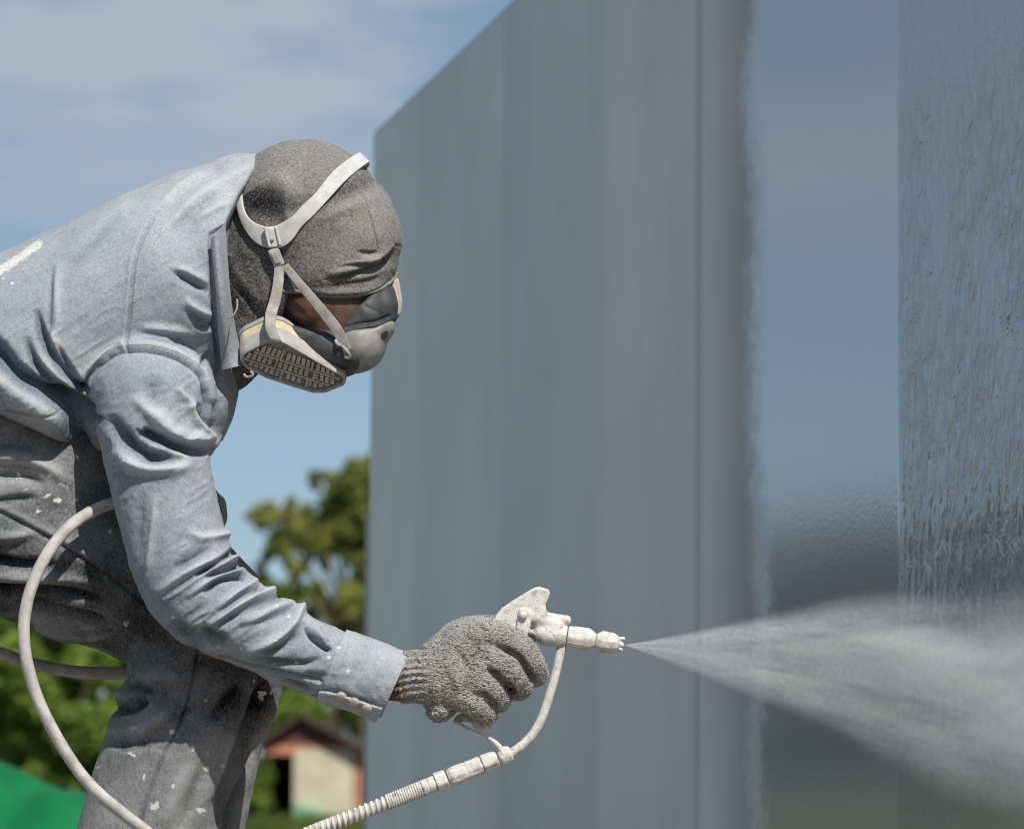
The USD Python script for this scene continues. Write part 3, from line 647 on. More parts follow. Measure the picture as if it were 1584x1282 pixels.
# ------------------------------------------------------------------ the worker: looks
def cloth(name, base, dust_shade, speck=1800.0, speck_amt=0.16, weave=0.5, spots=85.0, rough=0.92):
    """Dusty woven cloth. primvars: dust (overspray settled on it, plus some painted light and shade), paint (dried white splashes)."""
    nodes = {'g': ('geometry', {}), 'd': ('attribute', {'attribute': 'dust_shade'}), 'pt': ('attribute', {'attribute': 'paint'}),
             'n1': ('noise_texture', {'scale': 26.0, 'detail': 5.0, 'roughness': 0.6}), 'n1r': ('map_range', {'from_min': 0.3, 'from_max': 0.7, 'to_min': -0.08, 'to_max': 0.08}),
             'n2': ('noise_texture', {'scale': speck, 'detail': 2.0}), 'n2r': ('map_range', {'from_min': 0.32, 'from_max': 0.68, 'to_min': -speck_amt, 'to_max': speck_amt}),
             'n3': ('noise_texture', {'scale': speck * 0.33, 'detail': 3.0, 'roughness': 0.7}), 'n3r': ('map_range', {'from_min': 0.32, 'from_max': 0.68, 'to_min': -speck_amt, 'to_max': speck_amt}),
             'a1': ('math', {'math_type': 'add'}), 'a2': ('math', {'math_type': 'add'}), 'a3': ('math', {'math_type': 'add', 'use_clamp': True}),
             'mx': ('mix_color', {'blend_type': 'mix', 'a': base, 'b': dust_shade}),
             # round spots of dried paint
             'wn': ('noise_texture', {'scale': 130.0, 'detail': 3.0}), 'ws': ('vector_math', {'math_type': 'scale', 'scale': 0.012}), 'wa': ('vector_math', {'math_type': 'add'}), 'v': ('voronoi_texture', {'scale': spots, 'randomness': 1.0}), 'vr': ('map_range', {'range_type': 'smoothstep', 'from_min': 0.10, 'from_max': 0.24, 'to_min': 1.0, 'to_max': 0.0}),
             'vc': ('separate_color', {}), 'vs': ('math', {'math_type': 'greater_than'}), 'one': ('math', {'math_type': 'subtract', 'value1': 1.0}), 'sp': ('math', {'math_type': 'multiply'}),
             'thr': ('map_range', {'from_min': 0.0, 'from_max': 1.0, 'to_min': 1.0, 'to_max': 0.55}),
             'brk': ('noise_texture', {'scale': 260.0, 'detail': 5.0, 'roughness': 0.7}), 'smear': ('math', {'math_type': 'multiply_add', 'value2': 0.7, 'value3': -1.05}), 'sm2a': ('math', {'math_type': 'add'}), 'sm2': ('map_range', {'range_type': 'smoothstep', 'from_min': 0.36, 'from_max': 0.52, 'to_min': 0.0, 'to_max': 1.0}),
             'pmax': ('math', {'math_type': 'maximum', 'use_clamp': True}), 'fin': ('mix_color', {'blend_type': 'mix', 'b': (0.52, 0.52, 0.50)}),
             'wv': ('noise_texture', {'scale': 900.0, 'detail': 2.0}), 'wv2': ('noise_texture', {'scale': 130.0, 'detail': 3.0}), 'hs': ('math', {'math_type': 'multiply_add', 'value2': 0.35}),
             'b': ('bump', {'strength': weave, 'distance': 0.0012}),
             'p': ('principled_bsdf', {'roughness': rough, 'specular_ior_level': 0.12, 'sheen_weight': 0.05, 'sheen_roughness': 0.6})}
    links = [('g.position', 'n1.vector'), ('g.position', 'n2.vector'), ('g.position', 'n3.vector'), ('n1.fac', 'n1r.value'), ('n2.fac', 'n2r.value'), ('n3.fac', 'n3r.value'),
             ('d.fac', 'a1.value1'), ('n1r.result', 'a1.value2'), ('a1.value', 'a2.value1'), ('n2r.result', 'a2.value2'), ('a2.value', 'a3.value1'), ('n3r.result', 'a3.value2'), ('a3.value', 'mx.fac'),
             ('g.position', 'wn.vector'), ('wn.color', 'ws.vector1'), ('g.position', 'wa.vector1'), ('ws.vector', 'wa.vector2'), ('wa.vector', 'v.vector'), ('v.distance', 'vr.value'), ('v.color', 'vc.color'), ('vc.r', 'vs.value1'), ('pt.fac', 'thr.value'), ('thr.result', 'vs.value2'), ('vr.result', 'sp.value1'), ('vs.value', 'sp.value2'),
             ('g.position', 'brk.vector'), ('pt.fac', 'smear.value1'), ('smear.value', 'sm2a.value1'), ('brk.fac', 'sm2a.value2'), ('sm2a.value', 'sm2.value'),
             ('sp.value', 'pmax.value1'), ('mx.result', 'fin.a'), ('pmax.value', 'fin.fac'),
             ('g.position', 'wv.vector'), ('g.position', 'wv2.vector'), ('wv.fac', 'hs.value1'), ('wv2.fac', 'hs.value3'), ('hs.value', 'b.height'), ('b.normal', 'p.normal'), ('fin.result', 'p.base_color')]
    # a full smear only where paint is above 1
    nodes['sm3'] = ('map_range', {'from_min': 0.9, 'from_max': 1.5, 'to_min': 0.0, 'to_max': 1.0, 'clamp': True}); nodes['sm4'] = ('math', {'math_type': 'multiply'})
    links += [('pt.fac', 'sm3.value'), ('sm3.result', 'sm4.value1'), ('sm2.result', 'sm4.value2'), ('sm4.value', 'pmax.value2')]
    return M(name, nodes, links)

denim_shirt = cloth('denim_shirt', (0.05, 0.078, 0.12), (0.365, 0.385, 0.405), speck=900.0, speck_amt=0.15, weave=0.8)
work_trousers = cloth('work_trousers', (0.008, 0.0095, 0.0125), (0.27, 0.282, 0.292), speck_amt=0.17, speck=900.0, weave=0.7, spots=52.0)
hood_cloth = cloth('hood_cloth', (0.014, 0.014, 0.016), (0.27, 0.266, 0.258), speck=1000.0, speck_amt=0.23, weave=1.0)
skin = M('skin', {'g': ('geometry', {}), 'n': ('noise_texture', {'scale': 60.0, 'detail': 5.0}), 'r': ('rgb_ramp', {'ramp': [(0.35, (0.05, 0.025, 0.018)), (0.65, (0.105, 0.053, 0.038))]}),
    'n2': ('noise_texture', {'scale': 700.0, 'detail': 3.0}), 'b': ('bump', {'strength': 0.35, 'distance': 0.0008}),
    'p': ('principled_bsdf', {'roughness': 0.5, 'subsurface_weight': 0.08, 'subsurface_scale': 0.004, 'specular_ior_level': 0.4})},
    [('g.position', 'n.vector'), ('n.fac', 'r.fac'), ('r.color', 'p.base_color'), ('g.position', 'n2.vector'), ('n2.fac', 'b.height'), ('b.normal', 'p.normal')])
glove_knit = M('glove_knit', {'g': ('geometry', {}), 'mp': ('mapping', {'rotation': (0, 0.5, 0), 'scale': (1.0, 1.0, 2.2)}), 'v': ('voronoi_texture', {'scale': 330.0, 'feature': 'f1', 'randomness': 1.0}), 'n': ('noise_texture', {'scale': 800.0, 'detail': 3.0, 'roughness': 0.7}),
    'a': ('math', {'math_type': 'multiply_add', 'value2': -0.9}), 'cr': ('rgb_ramp', {'ramp': [(0.0, (0.07, 0.066, 0.061)), (0.18, (0.36, 0.35, 0.33)), (0.5, (0.50, 0.49, 0.47)), (1.0, (0.58, 0.57, 0.55))]}),
    'n3': ('noise_texture', {'scale': 40.0, 'detail': 3.0}), 'm': ('math', {'math_type': 'multiply_add', 'value2': 0.5}),
    'b': ('bump', {'strength': 1.0, 'distance': 0.0032}), 'p': ('principled_bsdf', {'roughness': 0.95, 'specular_ior_level': 0.1, 'sheen_weight': 0.2})},
    [('g.position', 'mp.vector'), ('mp.vector', 'v.vector'), ('mp.vector', 'n.vector'), ('v.distance', 'a.value1'), ('n.fac', 'a.value3'), ('a.value', 'b.height'), ('b.normal', 'p.normal'),
     ('g.position', 'n3.vector'), ('n3.fac', 'm.value1'), ('a.value', 'm.value3'), ('m.value', 'cr.fac'), ('cr.color', 'p.base_color')])
orange_yarn = noise_mix('orange_yarn', (0.42, 0.24, 0.12), (0.60, 0.40, 0.22), 300.0, rough=0.95)
snap_metal = noise_mix('snap_metal', (0.25, 0.24, 0.22), (0.36, 0.345, 0.32), 300.0, rough=0.65, bump=0.4, bscale=900.0, bdist=0.0006)
thread_look = noise_mix('thread_look', (0.40, 0.40, 0.39), (0.52, 0.51, 0.48), 200.0)
strap_look = noise_mix('strap_look', (0.22, 0.205, 0.19), (0.33, 0.315, 0.295), 90.0, rough=0.75, bump=0.5, bscale=1600.0, bdist=0.0006)
cradle_look = noise_mix('cradle_look', (0.36, 0.36, 0.36), (0.47, 0.47, 0.465), 70.0, rough=0.6, bump=0.4, bscale=1200.0, bdist=0.0006)
shell_look = noise_mix('shell_look', (0.27, 0.268, 0.26), (0.37, 0.365, 0.35), 60.0, rough=0.5, bump=0.3, bscale=700.0, bdist=0.0005)
band_look = noise_mix('band_look', (0.40, 0.35, 0.24), (0.50, 0.46, 0.35), 80.0, rough=0.8, bump=0.4, bscale=900.0, bdist=0.0006)
grille_look = noise_mix('grille_look', (0.28, 0.26, 0.235), (0.42, 0.39, 0.35), 120.0, rough=0.7)
pad_look = noise_mix('pad_look', (0.44, 0.385, 0.32), (0.58, 0.52, 0.44), 160.0, rough=0.85, bump=0.5, bscale=900.0, bdist=0.0006)
rubber = noise_mix('rubber', (0.022, 0.024, 0.027), (0.065, 0.07, 0.075), 45.0, rough=0.55, bump=0.25, bscale=600.0, bdist=0.0005)
front_look = noise_mix('front_look', (0.17, 0.17, 0.168), (0.27, 0.27, 0.265), 50.0, rough=0.42, bump=0.25, bscale=900.0, bdist=0.0004)
crust = M('crust', {'g': ('geometry', {}), 'n': ('noise_texture', {'scale': 110.0, 'detail': 5.0, 'roughness': 0.65}), 'r': ('rgb_ramp', {'ramp': [(0.24, (0.16, 0.125, 0.10)), (0.33, (0.34, 0.30, 0.265)), (0.44, (0.50, 0.482, 0.45)), (0.7, (0.60, 0.59, 0.565))]}),
    'n2': ('noise_texture', {'scale': 420.0, 'detail': 4.0, 'roughness': 0.65}), 'b': ('bump', {'strength': 0.7, 'distance': 0.0016}), 'p': ('principled_bsdf', {'roughness': 0.72, 'specular_ior_level': 0.3})},
    [('g.position', 'n.vector'), ('n.fac', 'r.fac'), ('r.color', 'p.base_color'), ('g.position', 'n2.vector'), ('n2.fac', 'b.height'), ('b.normal', 'p.normal')])
hose_look = noise_mix('hose_look', (0.28, 0.277, 0.265), (0.44, 0.432, 0.415), 55.0, rough=0.7, bump=0.5, bscale=300.0, bdist=0.001, detail=6.0)
dark_gap = noise_mix('dark_gap', (0.03, 0.028, 0.025), (0.08, 0.07, 0.06), 200.0, rough=0.8, bump=0.6, bscale=600.0)

person = thing('person', 'bent worker in dusty denim shirt, dark hood and grey glove spraying the wall', 'person', P(np.array([230, 1000, 220.0])) * [1, 1, 0])

# ------------------------------------------------------------------ hood field first: straps and collar rest on it
hood = Field((300, 190, 70), (650, 640, 350), 2.6)
hood.ball((470, 341, 212), (127, 125, 108))
hood.ball((520, 373, 206), (103, 100, 96), 30)
hood.tube([(400, 395, 216, 62, 82), (398, 450, 220, 56, 82), (392, 505, 226, 46, 76), (352, 556, 250, 50, 70)], 26, dense=7)
hood.ball((430, 440, 212), (72, 68, 92), 20); hood.ball((506, 418, 205), (98, 70, 99), 20)
X_, Y_, Z_ = hood.pts(hood.box((300, 190, 70), (660, 650, 360)))
# lower edge of the cap over the brow, and the face opening under it
brow = np.interp(X_[:, 0, 0], [300, 418, 432, 445, 470, 510, 548, 580, 604, 618, 650], [900, 900, 505, 449, 454, 461, 461, 456, 443, 428, 418]).astype(np.float32)[:, None, None]
hood.carve(hood.box((300, 190, 70), (660, 650, 360)), np.broadcast_to(-(Y_ - brow - 5) * 0.9, hood.F.shape), 7)
HF = [(-10, 4, 8, 3, [(500, 434), (548, 424), (580, 416), (604, 404), (618, 386)]), (7, 8, 8, 3, [(505, 428), (545, 414), (585, 402), (612, 380)]),
      (-10, 3.5, 7, 3, [(520, 416), (548, 411), (575, 409), (600, 396), (618, 376)]), (-5, 5, 6, 3, [(500, 446), (540, 441), (578, 434), (608, 416)]), (4, 4, 5, 3, [(470, 447), (520, 452), (560, 450), (600, 436)]),
      (-16, 30, 24, 3, [(380, 300), (404, 326), (440, 336)]), (8, 18, 20, 3, [(420, 270), (450, 300), (462, 318)]),
      (-6, 14, 14, 3, [(500, 318), (540, 296), (580, 276), (596, 268)]), (4, 12, 12, 3, [(470, 350), (530, 322), (590, 300)]),
      (-2.4, 1.5, 1.5, 1, [(548, 276), (562, 306), (572, 332), (578, 356), (585, 386)]), (0.8, 5, 3, 1, [(554, 276), (569, 310), (579, 335), (585, 360), (591, 384)]),
      (-5, 3, 5, 3, [(552, 388), (572, 392), (588, 390)]), (-4, 5, 4, 3, [(360, 440), (385, 470), (402, 500)]), (3, 7, 7, 3, [(352, 380), (372, 430), (400, 462)])]
hv, hf_ = hood.out(0.9, 1, 2)
def hood_extra(v, n):
    q = v * 0.03
    return 1.6 * (meshkit.fbm(q, 3, 3) - 0.5) * 2 + 0.7 * (meshkit.noise(v * 0.22, 8) - 0.5)
(hv, hf_), hh = drape((hv, hf_), HF, hood_extra, amp=1.1)
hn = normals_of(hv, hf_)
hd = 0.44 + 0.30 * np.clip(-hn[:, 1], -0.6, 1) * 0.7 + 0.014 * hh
hd += 0.16 * np.exp(-((hv[:, 0] - 580) / 55) ** 2 - ((hv[:, 1] - 345) / 60) ** 2) - 0.30 * np.exp(-((hv[:, 0] - 398) / 34) ** 2 - ((hv[:, 1] - 322) / 26) ** 2)  # brighter lit front and shaded hollow, painted into the cloth tone
hd -= 0.24 * np.exp(-((hv[:, 0] - 380) / 40) ** 2 - ((hv[:, 1] - 440) / 70) ** 2) + 0.16 * np.exp(-(line_sd(hv[:, 0], hv[:, 1], [(490, 325), (540, 298), (600, 270)])[0] / 14) ** 2)  # shade of the lower left and diagonal crease, darkened in the colour
hp = 0.25 * np.exp(-((hv[:, 0] - 503) / 9) ** 2 - ((hv[:, 1] - 232) / 10) ** 2) * 4
mesh('hood', (hv, hf_), hood_cloth, person, space='body', prim_floats={'dust_shade': hd, 'paint': hp})
hem = [(434, 452), (452, 452), (480, 456), (510, 460), (545, 459), (580, 452), (602, 440), (616, 424)]
L_ = smooth_line(hem, 30); zz = hood.near(L_[:, 0], L_[:, 1] - 7); zz = np.where(np.isnan(zz), np.nanmax(zz), zz)
_hemv, _hemf = sweep(np.c_[L_[:, 0], L_[:, 1] - 2, zz + 3], 3.2, 10, 60)
_hoodp = person.GetChild('hood')
mesh('hem', (_hemv, _hemf), hood_cloth, _hoodp, origin=None, space='body', prim_floats={'dust_shade': np.full(len(_hemv), 0.55), 'paint': np.zeros(len(_hemv))})

# ------------------------------------------------------------------ shirt
shirt = Field((-330, 200, -110), (580, 1110, 560), 4.2)
shirt.tube([(-200, 660, 255, 110, 185), (-20, 592, 240, 182, 192), (110, 520, 232, 163, 196), (230, 450, 228, 152, 196), (330, 402, 226, 148, 160), (392, 368, 224, 134, 120)], 0, dense=9)
shirt.tube([(30, 590, 235, 112, 190), (170, 600, 235, 118, 185), (262, 610, 250, 100, 150)], 40)
shirt.tube([(292, 540, 262, 84, 120), (268, 620, 268, 84, 125), (238, 700, 272, 80, 130)], 30)
# far arm, hanging and bent behind the body
shirt.tube([(250, 520, 420, 90, 88), (262, 640, 450, 80, 78), (270, 760, 458, 72, 72), (276, 830, 458, 60, 62)], 22)
XS, YS, ZS = shirt.pts(shirt.box((-330, 200, -110), (560, 840, 570)))
hemv = np.interp(XS[:, 0, 0], [-190, 0, 60, 110, 155, 200, 330, 560], [560, 640, 667, 690, 699, 703, 720, 740]).astype(np.float32)[:, None, None]
full = shirt.box((-330, 200, -110), (560, 840, 570))
near_body = ZS < 360
shirt.carve(full, np.where(near_body, -(YS - hemv) * 0.93, -400).astype(np.float32) + 0 * XS, 8)
uc = np.interp(YS[0, :, 0], [200, 232, 262, 300, 345, 400, 450, 500, 560, 590, 600, 840], [440, 418, 391, 370, 350, 344, 348, 355, 372, 392, 480, 900]).astype(np.float32)[None, :, None]
shirt.carve(full, np.where(ZS < 420, -(XS - uc - 0.12 * np.clip(ZS - 120, 0, 300)) * 0.9, -400).astype(np.float32) + 0 * YS, 5)
# near sleeve
SLV = [(238, 612, 40, 96, 92), (236, 660, 30, 88, 88), (245, 720, 22, 80, 80), (262, 800, 12, 79, 74), (281, 868, 4, 80, 72), (308, 918, 0, 80, 70), (352, 950, 0, 70, 64), (410, 980, 2, 62, 58), (470, 1008, 6, 57, 54), (512, 1028, 8, 56, 50)]
shirt.tube(SLV, 9, dense=14)
sv, sf = shirt.out(0.9, 1, 2)
SF = [ # back: ridges running from the collar, drag folds at the arm pit
 (5, 7, 9, 3, [(395, 255), (331, 290), (296, 313), (273, 336), (245, 362)]), (4, 6, 8, 3, [(330, 262), (273, 294), (250, 317), (228, 330)]), (4, 5, 7, 3, [(358, 312), (324, 329), (300, 342)]),
 (-4, 7, 6, 3, [(350, 290), (300, 326), (262, 362)]), (3, 10, 12, 3, [(215, 300), (160, 345), (110, 400)]), (-3, 10, 10, 3, [(190, 330), (130, 385), (90, 450)]),
 (-17, 5, 8, 1, [(56, 478), (70, 524), (94, 563), (131, 606)]), (-13, 5, 7, 1, [(40, 520), (58, 563), (86, 590), (131, 622)]), (-12, 4, 6, 1, [(86, 530), (109, 570), (131, 600)]),
 (7, 8, 6, 1, [(74, 500), (88, 545), (118, 586)]), (6, 7, 6, 1, [(54, 540), (76, 574), (108, 604)]),
 (-30, 9, 18, 0, [(-40, 512), (0, 540), (23, 570), (78, 606), (131, 632)]), (12, 22, 22, 2, [(-40, 560), (10, 590), (60, 628), (112, 660)]), (-22, 12, 16, 0, [(96, 610), (112, 640), (128, 690)]),
 (-4, 3, 5, 3, [(82, 410), (78, 470), (76, 540)]), (4, 6, 8, 3, [(92, 400), (88, 460), (90, 530)]),
 # chest and yoke
 (-8, 4, 7, 3, [(268, 420), (304, 440), (322, 454)]), (5, 8, 5, 3, [(262, 410), (300, 428), (326, 440)]), (6, 6, 6, 3, [(284, 462), (312, 482), (333, 488)]), (-5, 5, 8, 3, [(290, 476), (312, 496), (330, 500)]),
 (5, 6, 8, 3, [(210, 506), (253, 508), (300, 518)]), (-4, 5, 7, 3, [(215, 518), (255, 522), (300, 536)]), (-5, 4, 4, 3, [(300, 500), (320, 508), (336, 492)]),
 (-3.2, 2.4, 2.4, 0, [(236, 340), (224, 362), (212, 391), (205, 430), (201, 481), (195, 539)]), (1.8, 4, 5, 0, [(228, 344), (206, 391), (195, 481), (189, 539)]),
 (-5.5, 3, 3, 0, [(344, 352), (324, 368), (325, 400), (331, 488), (339, 575)]), (-6, 4, 5, 3, [(302, 565), (312, 590), (322, 628)]), (5, 6, 6, 3, [(296, 556), (306, 578), (314, 610)]), (-5, 4, 4, 3, [(328, 560), (338, 586), (342, 612)]),
 (-2, 2, 2, 0, [(10, 634), (60, 640), (112, 640)]), (-5, 4, 5, 3, [(308, 572), (318, 552), (330, 540)]),
 # armhole seam
 (-8, 3.2, 3.6, 0, [(128, 606), (136, 584), (148, 568), (162, 556), (176, 546), (192, 541), (220, 540), (248, 544), (272, 552), (300, 569), (314, 590), (320, 618), (318, 650)]),
 (3.5, 6, 7, 0, [(124, 596), (132, 574), (150, 556), (174, 537), (194, 532), (222, 531), (250, 534), (276, 543), (306, 560), (322, 586), (328, 616)]),
 # upper sleeve
 (-24, 4.5, 9, 2, [(312, 699), (275, 688), (250, 677), (226, 668)][::-1] and [(226, 668), (250, 677), (275, 688), (322, 701)]), (10, 14, 9, 1, [(205, 612), (230, 636), (255, 660), (285, 678), (324, 680)]),
 (-20, 11, 9, 3, [(172, 640), (178, 660), (192, 680), (212, 697), (236, 709), (276, 706)]), (11, 9, 12, 3, [(178, 692), (198, 712), (232, 723), (270, 725), (300, 712)]), (6, 9, 7, 3, [(226, 690), (256, 698), (300, 706)]),
 (5, 6, 6, 3, [(272, 596), (287, 615), (312, 632)]), (8, 6, 6, 2, [(294, 630), (303, 650), (324, 676)]), (-7, 6, 5, 2, [(306, 630), (314, 650), (328, 664)]), (-4, 16, 12, 3, [(240, 580), (232, 610), (236, 640)]),
 (4, 5, 6, 3, [(240, 760), (238, 800), (233, 840), (226, 905)]), (-3, 7, 8, 3, [(220, 760), (216, 810), (212, 860)]),
 # elbow
 (-16, 3.2, 5.5, 2, [(366, 852), (355, 859), (336, 870), (319, 880), (300, 890)]), (-13, 3.5, 5, 2, [(372, 872), (360, 878), (341, 884), (315, 894)]), (-15, 3.2, 6, 2, [(376, 892), (362, 893), (347, 896), (330, 906), (315, 921)]),
 (6, 7, 7, 2, [(356, 824), (340, 828), (314, 832), (290, 820)]), (8, 6, 7, 2, [(362, 862), (341, 866), (303, 878), (267, 900), (243, 922)]), (6, 4, 5, 2, [(368, 884), (340, 891), (310, 908), (290, 925)]),
 (-6, 7, 7, 3, [(330, 848), (300, 862), (268, 882)]), (6, 5, 6, 2, [(392, 902), (372, 914), (352, 928), (336, 942)]), (-6, 4, 6, 2, [(400, 912), (374, 922), (345, 946), (322, 962)]),
 (7, 5, 6, 2, [(424, 914), (398, 922), (366, 938), (325, 963), (306, 974)]), (-6, 5, 8, 2, [(430, 924), (398, 936), (356, 958), (330, 976)]), (6, 5, 8, 2, [(456, 932), (423, 944), (401, 955), (372, 964)]), (-4, 5, 8, 2, [(450, 942), (420, 956), (390, 968)]),
 (9, 6, 8, 2, [(478, 930), (466, 942), (457, 962), (439, 982), (412, 998), (378, 1008)]), (-7, 7, 10, 3, [(474, 962), (458, 984), (430, 1003), (396, 1014)]), (-12, 8, 9, 3, [(308, 972), (322, 980), (336, 988), (350, 980)]), (-9, 10, 12, 3, [(262, 960), (290, 982), (320, 1004)]),
 (-12, 3, 4, 1, [(474, 968), (480, 980), (489, 990), (508, 1003)]), (6, 5, 4, 3, [(484, 966), (492, 980), (508, 992)]), (-6, 5, 5, 2, [(482, 945), (500, 956), (522, 962)]), (6, 6, 6, 2, [(500, 948), (515, 955), (534, 965)]),
 (-4, 2.4, 2.6, 0, [(340, 1016), (385, 1028), (423, 1037), (461, 1045), (496, 1054)]), (-8, 5, 6, 3, [(388, 1018), (420, 1024), (470, 1026), (496, 1018)]), (-7, 4, 4, 3, [(436, 1052), (460, 1060), (486, 1070)]), (5, 5, 5, 3, [(400, 1042), (440, 1060), (484, 1078)]), (-4, 5, 6, 3, [(470, 1040), (490, 1046), (506, 1044)]),
]
def shirt_extra(v, n):
    big = meshkit.fbm(v * [0.020, 0.012, 0.016] + 3, 3, 5) - 0.5
    el = np.exp(-((v[:, 0] - 330) / 90) ** 2 - ((v[:, 1] - 915) / 75) ** 2) + np.exp(-((v[:, 0] - 240) / 90) ** 2 - ((v[:, 1] - 680) / 60) ** 2) + 0.6 * np.exp(-((v[:, 0] - 90) / 70) ** 2 - ((v[:, 1] - 570) / 70) ** 2)
    along, across = v[:, 0] * 0.83 - v[:, 1] * 0.55, v[:, 0] * 0.55 + v[:, 1] * 0.83
    fine = 1 - np.abs(2 * meshkit.noise(np.stack([along * 0.022, across * 0.085, v[:, 2] * 0.03], -1), 23) - 1) * 1.6
    return 3.8 * big + 1.6 * (meshkit.fbm(v * 0.055, 2, 9) - 0.5) + 2.6 * (fine - 0.4) * np.clip(el, 0, 1) + 0.7 * (fine - 0.4)
(sv, sf), sh = drape((sv, sf), SF, shirt_extra, -0.5, 0.05, 1.3)
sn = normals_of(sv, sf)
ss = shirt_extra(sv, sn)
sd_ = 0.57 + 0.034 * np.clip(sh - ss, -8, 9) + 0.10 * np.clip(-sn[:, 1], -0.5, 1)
sd_ += 0.14 * np.exp(-((sv[:, 0] - 330) / 120) ** 2 - ((sv[:, 1] - 300) / 90) ** 2) - 0.20 * np.clip((70 - sv[:, 0]) / 130, 0, 1) * np.clip((sv[:, 1] - 420) / 140, 0, 1) - 0.10 * np.exp(-((sv[:, 0] - 240) / 60) ** 2 - ((sv[:, 1] - 920) / 60) ** 2)  # paler by the collar, darker at lower left and round the elbow
smear = np.clip(1.75 - np.abs(line_sd(sv[:, 0], sv[:, 1], [(-40, 440), (10, 412), (60, 378)])[0]) / 18, 0, 1.58) * (sn[:, 2] < 0.3) * (sv[:, 0] < 75)
cuffy = np.clip((sv[:, 0] - 330) / 150, 0, 1) * (sv[:, 1] > 880) * 0.62
speckl = np.where((sv[:, 0] > 240) & (sv[:, 1] > 640), 0.12, 0.0)
mesh('shirt', (sv, sf), denim_shirt, person, space='body', prim_floats={'dust_shade': sd_, 'paint': np.maximum(np.maximum(smear, cuffy), speckl)})
SHIRT = person.GetChild('shirt')

def on_shirt(line, n=40, lift=0.0):
    L = smooth_line(line, n); z = shirt.near(L[:, 0], L[:, 1]); ok = ~np.isnan(z)
    z = np.interp(np.arange(n), np.arange(n)[ok], z[ok]); return np.c_[L, z - lift]
def stitches(name, line, step=5.0, length=3.2, r=0.55, side=0.0):
    """A row of thread stitches lying on the shirt."""
    p = smooth_line(line, 200); t = np.r_[0, np.cumsum(np.linalg.norm(np.diff(p, axis=0), axis=1))]
    d = np.gradient(p, axis=0); d /= np.linalg.norm(d, axis=1, keepdims=True); p = p + side * np.c_[-d[:, 1], d[:, 0]]
    tree_ = CK(sv[:, :2][sn[:, 2] < 0.1]); front = sv[sn[:, 2] < 0.1]; parts = []
    for s0 in np.arange(0, t[-1] - length, step):
        ab = np.stack([np.interp([s0, s0 + length], t, p[:, k]) for k in (0, 1)], 1)
        idx = tree_.query(ab, k=6)[1]; z = front[idx][:, :, 2].min(1)
        a, b = np.r_[ab[0], z[0] - 0.4], np.r_[ab[1], z[1] - 0.4]
        parts.append(turned(a, b, [(0, r * 0.5), (0.2, r), (0.8, r), (1, r * 0.5)], 5))
    mesh(name, join(*parts), thread_look, SHIRT, space='body')
from scipy.spatial import cKDTree as CK
arm_seam = [(136, 584), (148, 568), (162, 556), (176, 546), (192, 541), (220, 540), (248, 544), (272, 552), (300, 569), (314, 590)]
stitches('stitching', arm_seam, side=-8); stitches('stitching', arm_seam, side=-15)
back_seam = [(236, 340), (224, 362), (212, 391), (205, 430), (201, 481), (196, 534)]
stitches('stitching', back_seam, side=-6); stitches('stitching', back_seam, side=-19)

# collar flap, standing off the neck
cl = [(326, 370), (329, 400), (333, 440), (336, 490), (340, 540), (344, 572)]
cr = [(347, 346), (350, 385), (353, 430), (360, 490), (370, 535), (387, 562)]
n1 = 40; A = smooth_line(cl, n1); B = smooth_line(cr, n1); rows = []
za = shirt.near(A[:, 0] - 4, A[:, 1]); za = np.where(np.isnan(za), 90, za); za = ndimage.gaussian_filter1d(za, 5)
tq = np.linspace(0, 1, 14)
CV = np.stack([np.c_[A * (1 - q) + B * q, za - 10 - 9 * math.sin(math.pi * min(q * 1.15, 1)) + 26 * q ** 2.2] for q in tq], 1)
CV[:, :, 2] += 1.5 * np.sin(np.linspace(0, 9, n1))[:, None] * tq
CVb = CV + [1.5, 0, 5.0]
i, j = np.meshgrid(np.arange(n1 - 1), np.arange(13), indexing='ij'); i, j = i.ravel(), j.ravel()
q = np.stack([i * 14 + j, (i + 1) * 14 + j, (i + 1) * 14 + j + 1, i * 14 + j + 1], 1)
N_ = n1 * 14
rim = np.r_[np.arange(n1) * 14 + 13, (n1 - 1) * 14 + np.arange(12, -1, -1), np.arange(n1 - 2, -1, -1) * 14, np.arange(1, 13)]
rq = np.stack([rim, np.roll(rim, -1), np.roll(rim, -1) + N_, rim + N_], 1)
F_, B_ = CV.reshape(-1, 3), CVb.reshape(-1, 3)
if normals_of(F_, np.vstack([q[:, [0, 1, 2]], q[:, [0, 2, 3]]]))[:, 2].mean() > 0: q = q[:, ::-1]
rimv = np.vstack([F_[rim], B_[rim]]); m_ = len(rim); r_ = np.arange(m_)
rq = np.stack([r_, (r_ + 1) % m_, (r_ + 1) % m_ + m_, r_ + m_], 1)
tri = lambda x: np.vstack([x[:, [0, 1, 2]], x[:, [0, 2, 3]]])
cv_, cf_ = join((F_, tri(q)), (B_, tri(q[:, ::-1])), (rimv, tri(rq)))
mesh('collar', (cv_, cf_), denim_shirt, SHIRT, space='body', prim_floats={'dust_shade': np.full(len(cv_), 0.66), 'paint': np.zeros(len(cv_))})

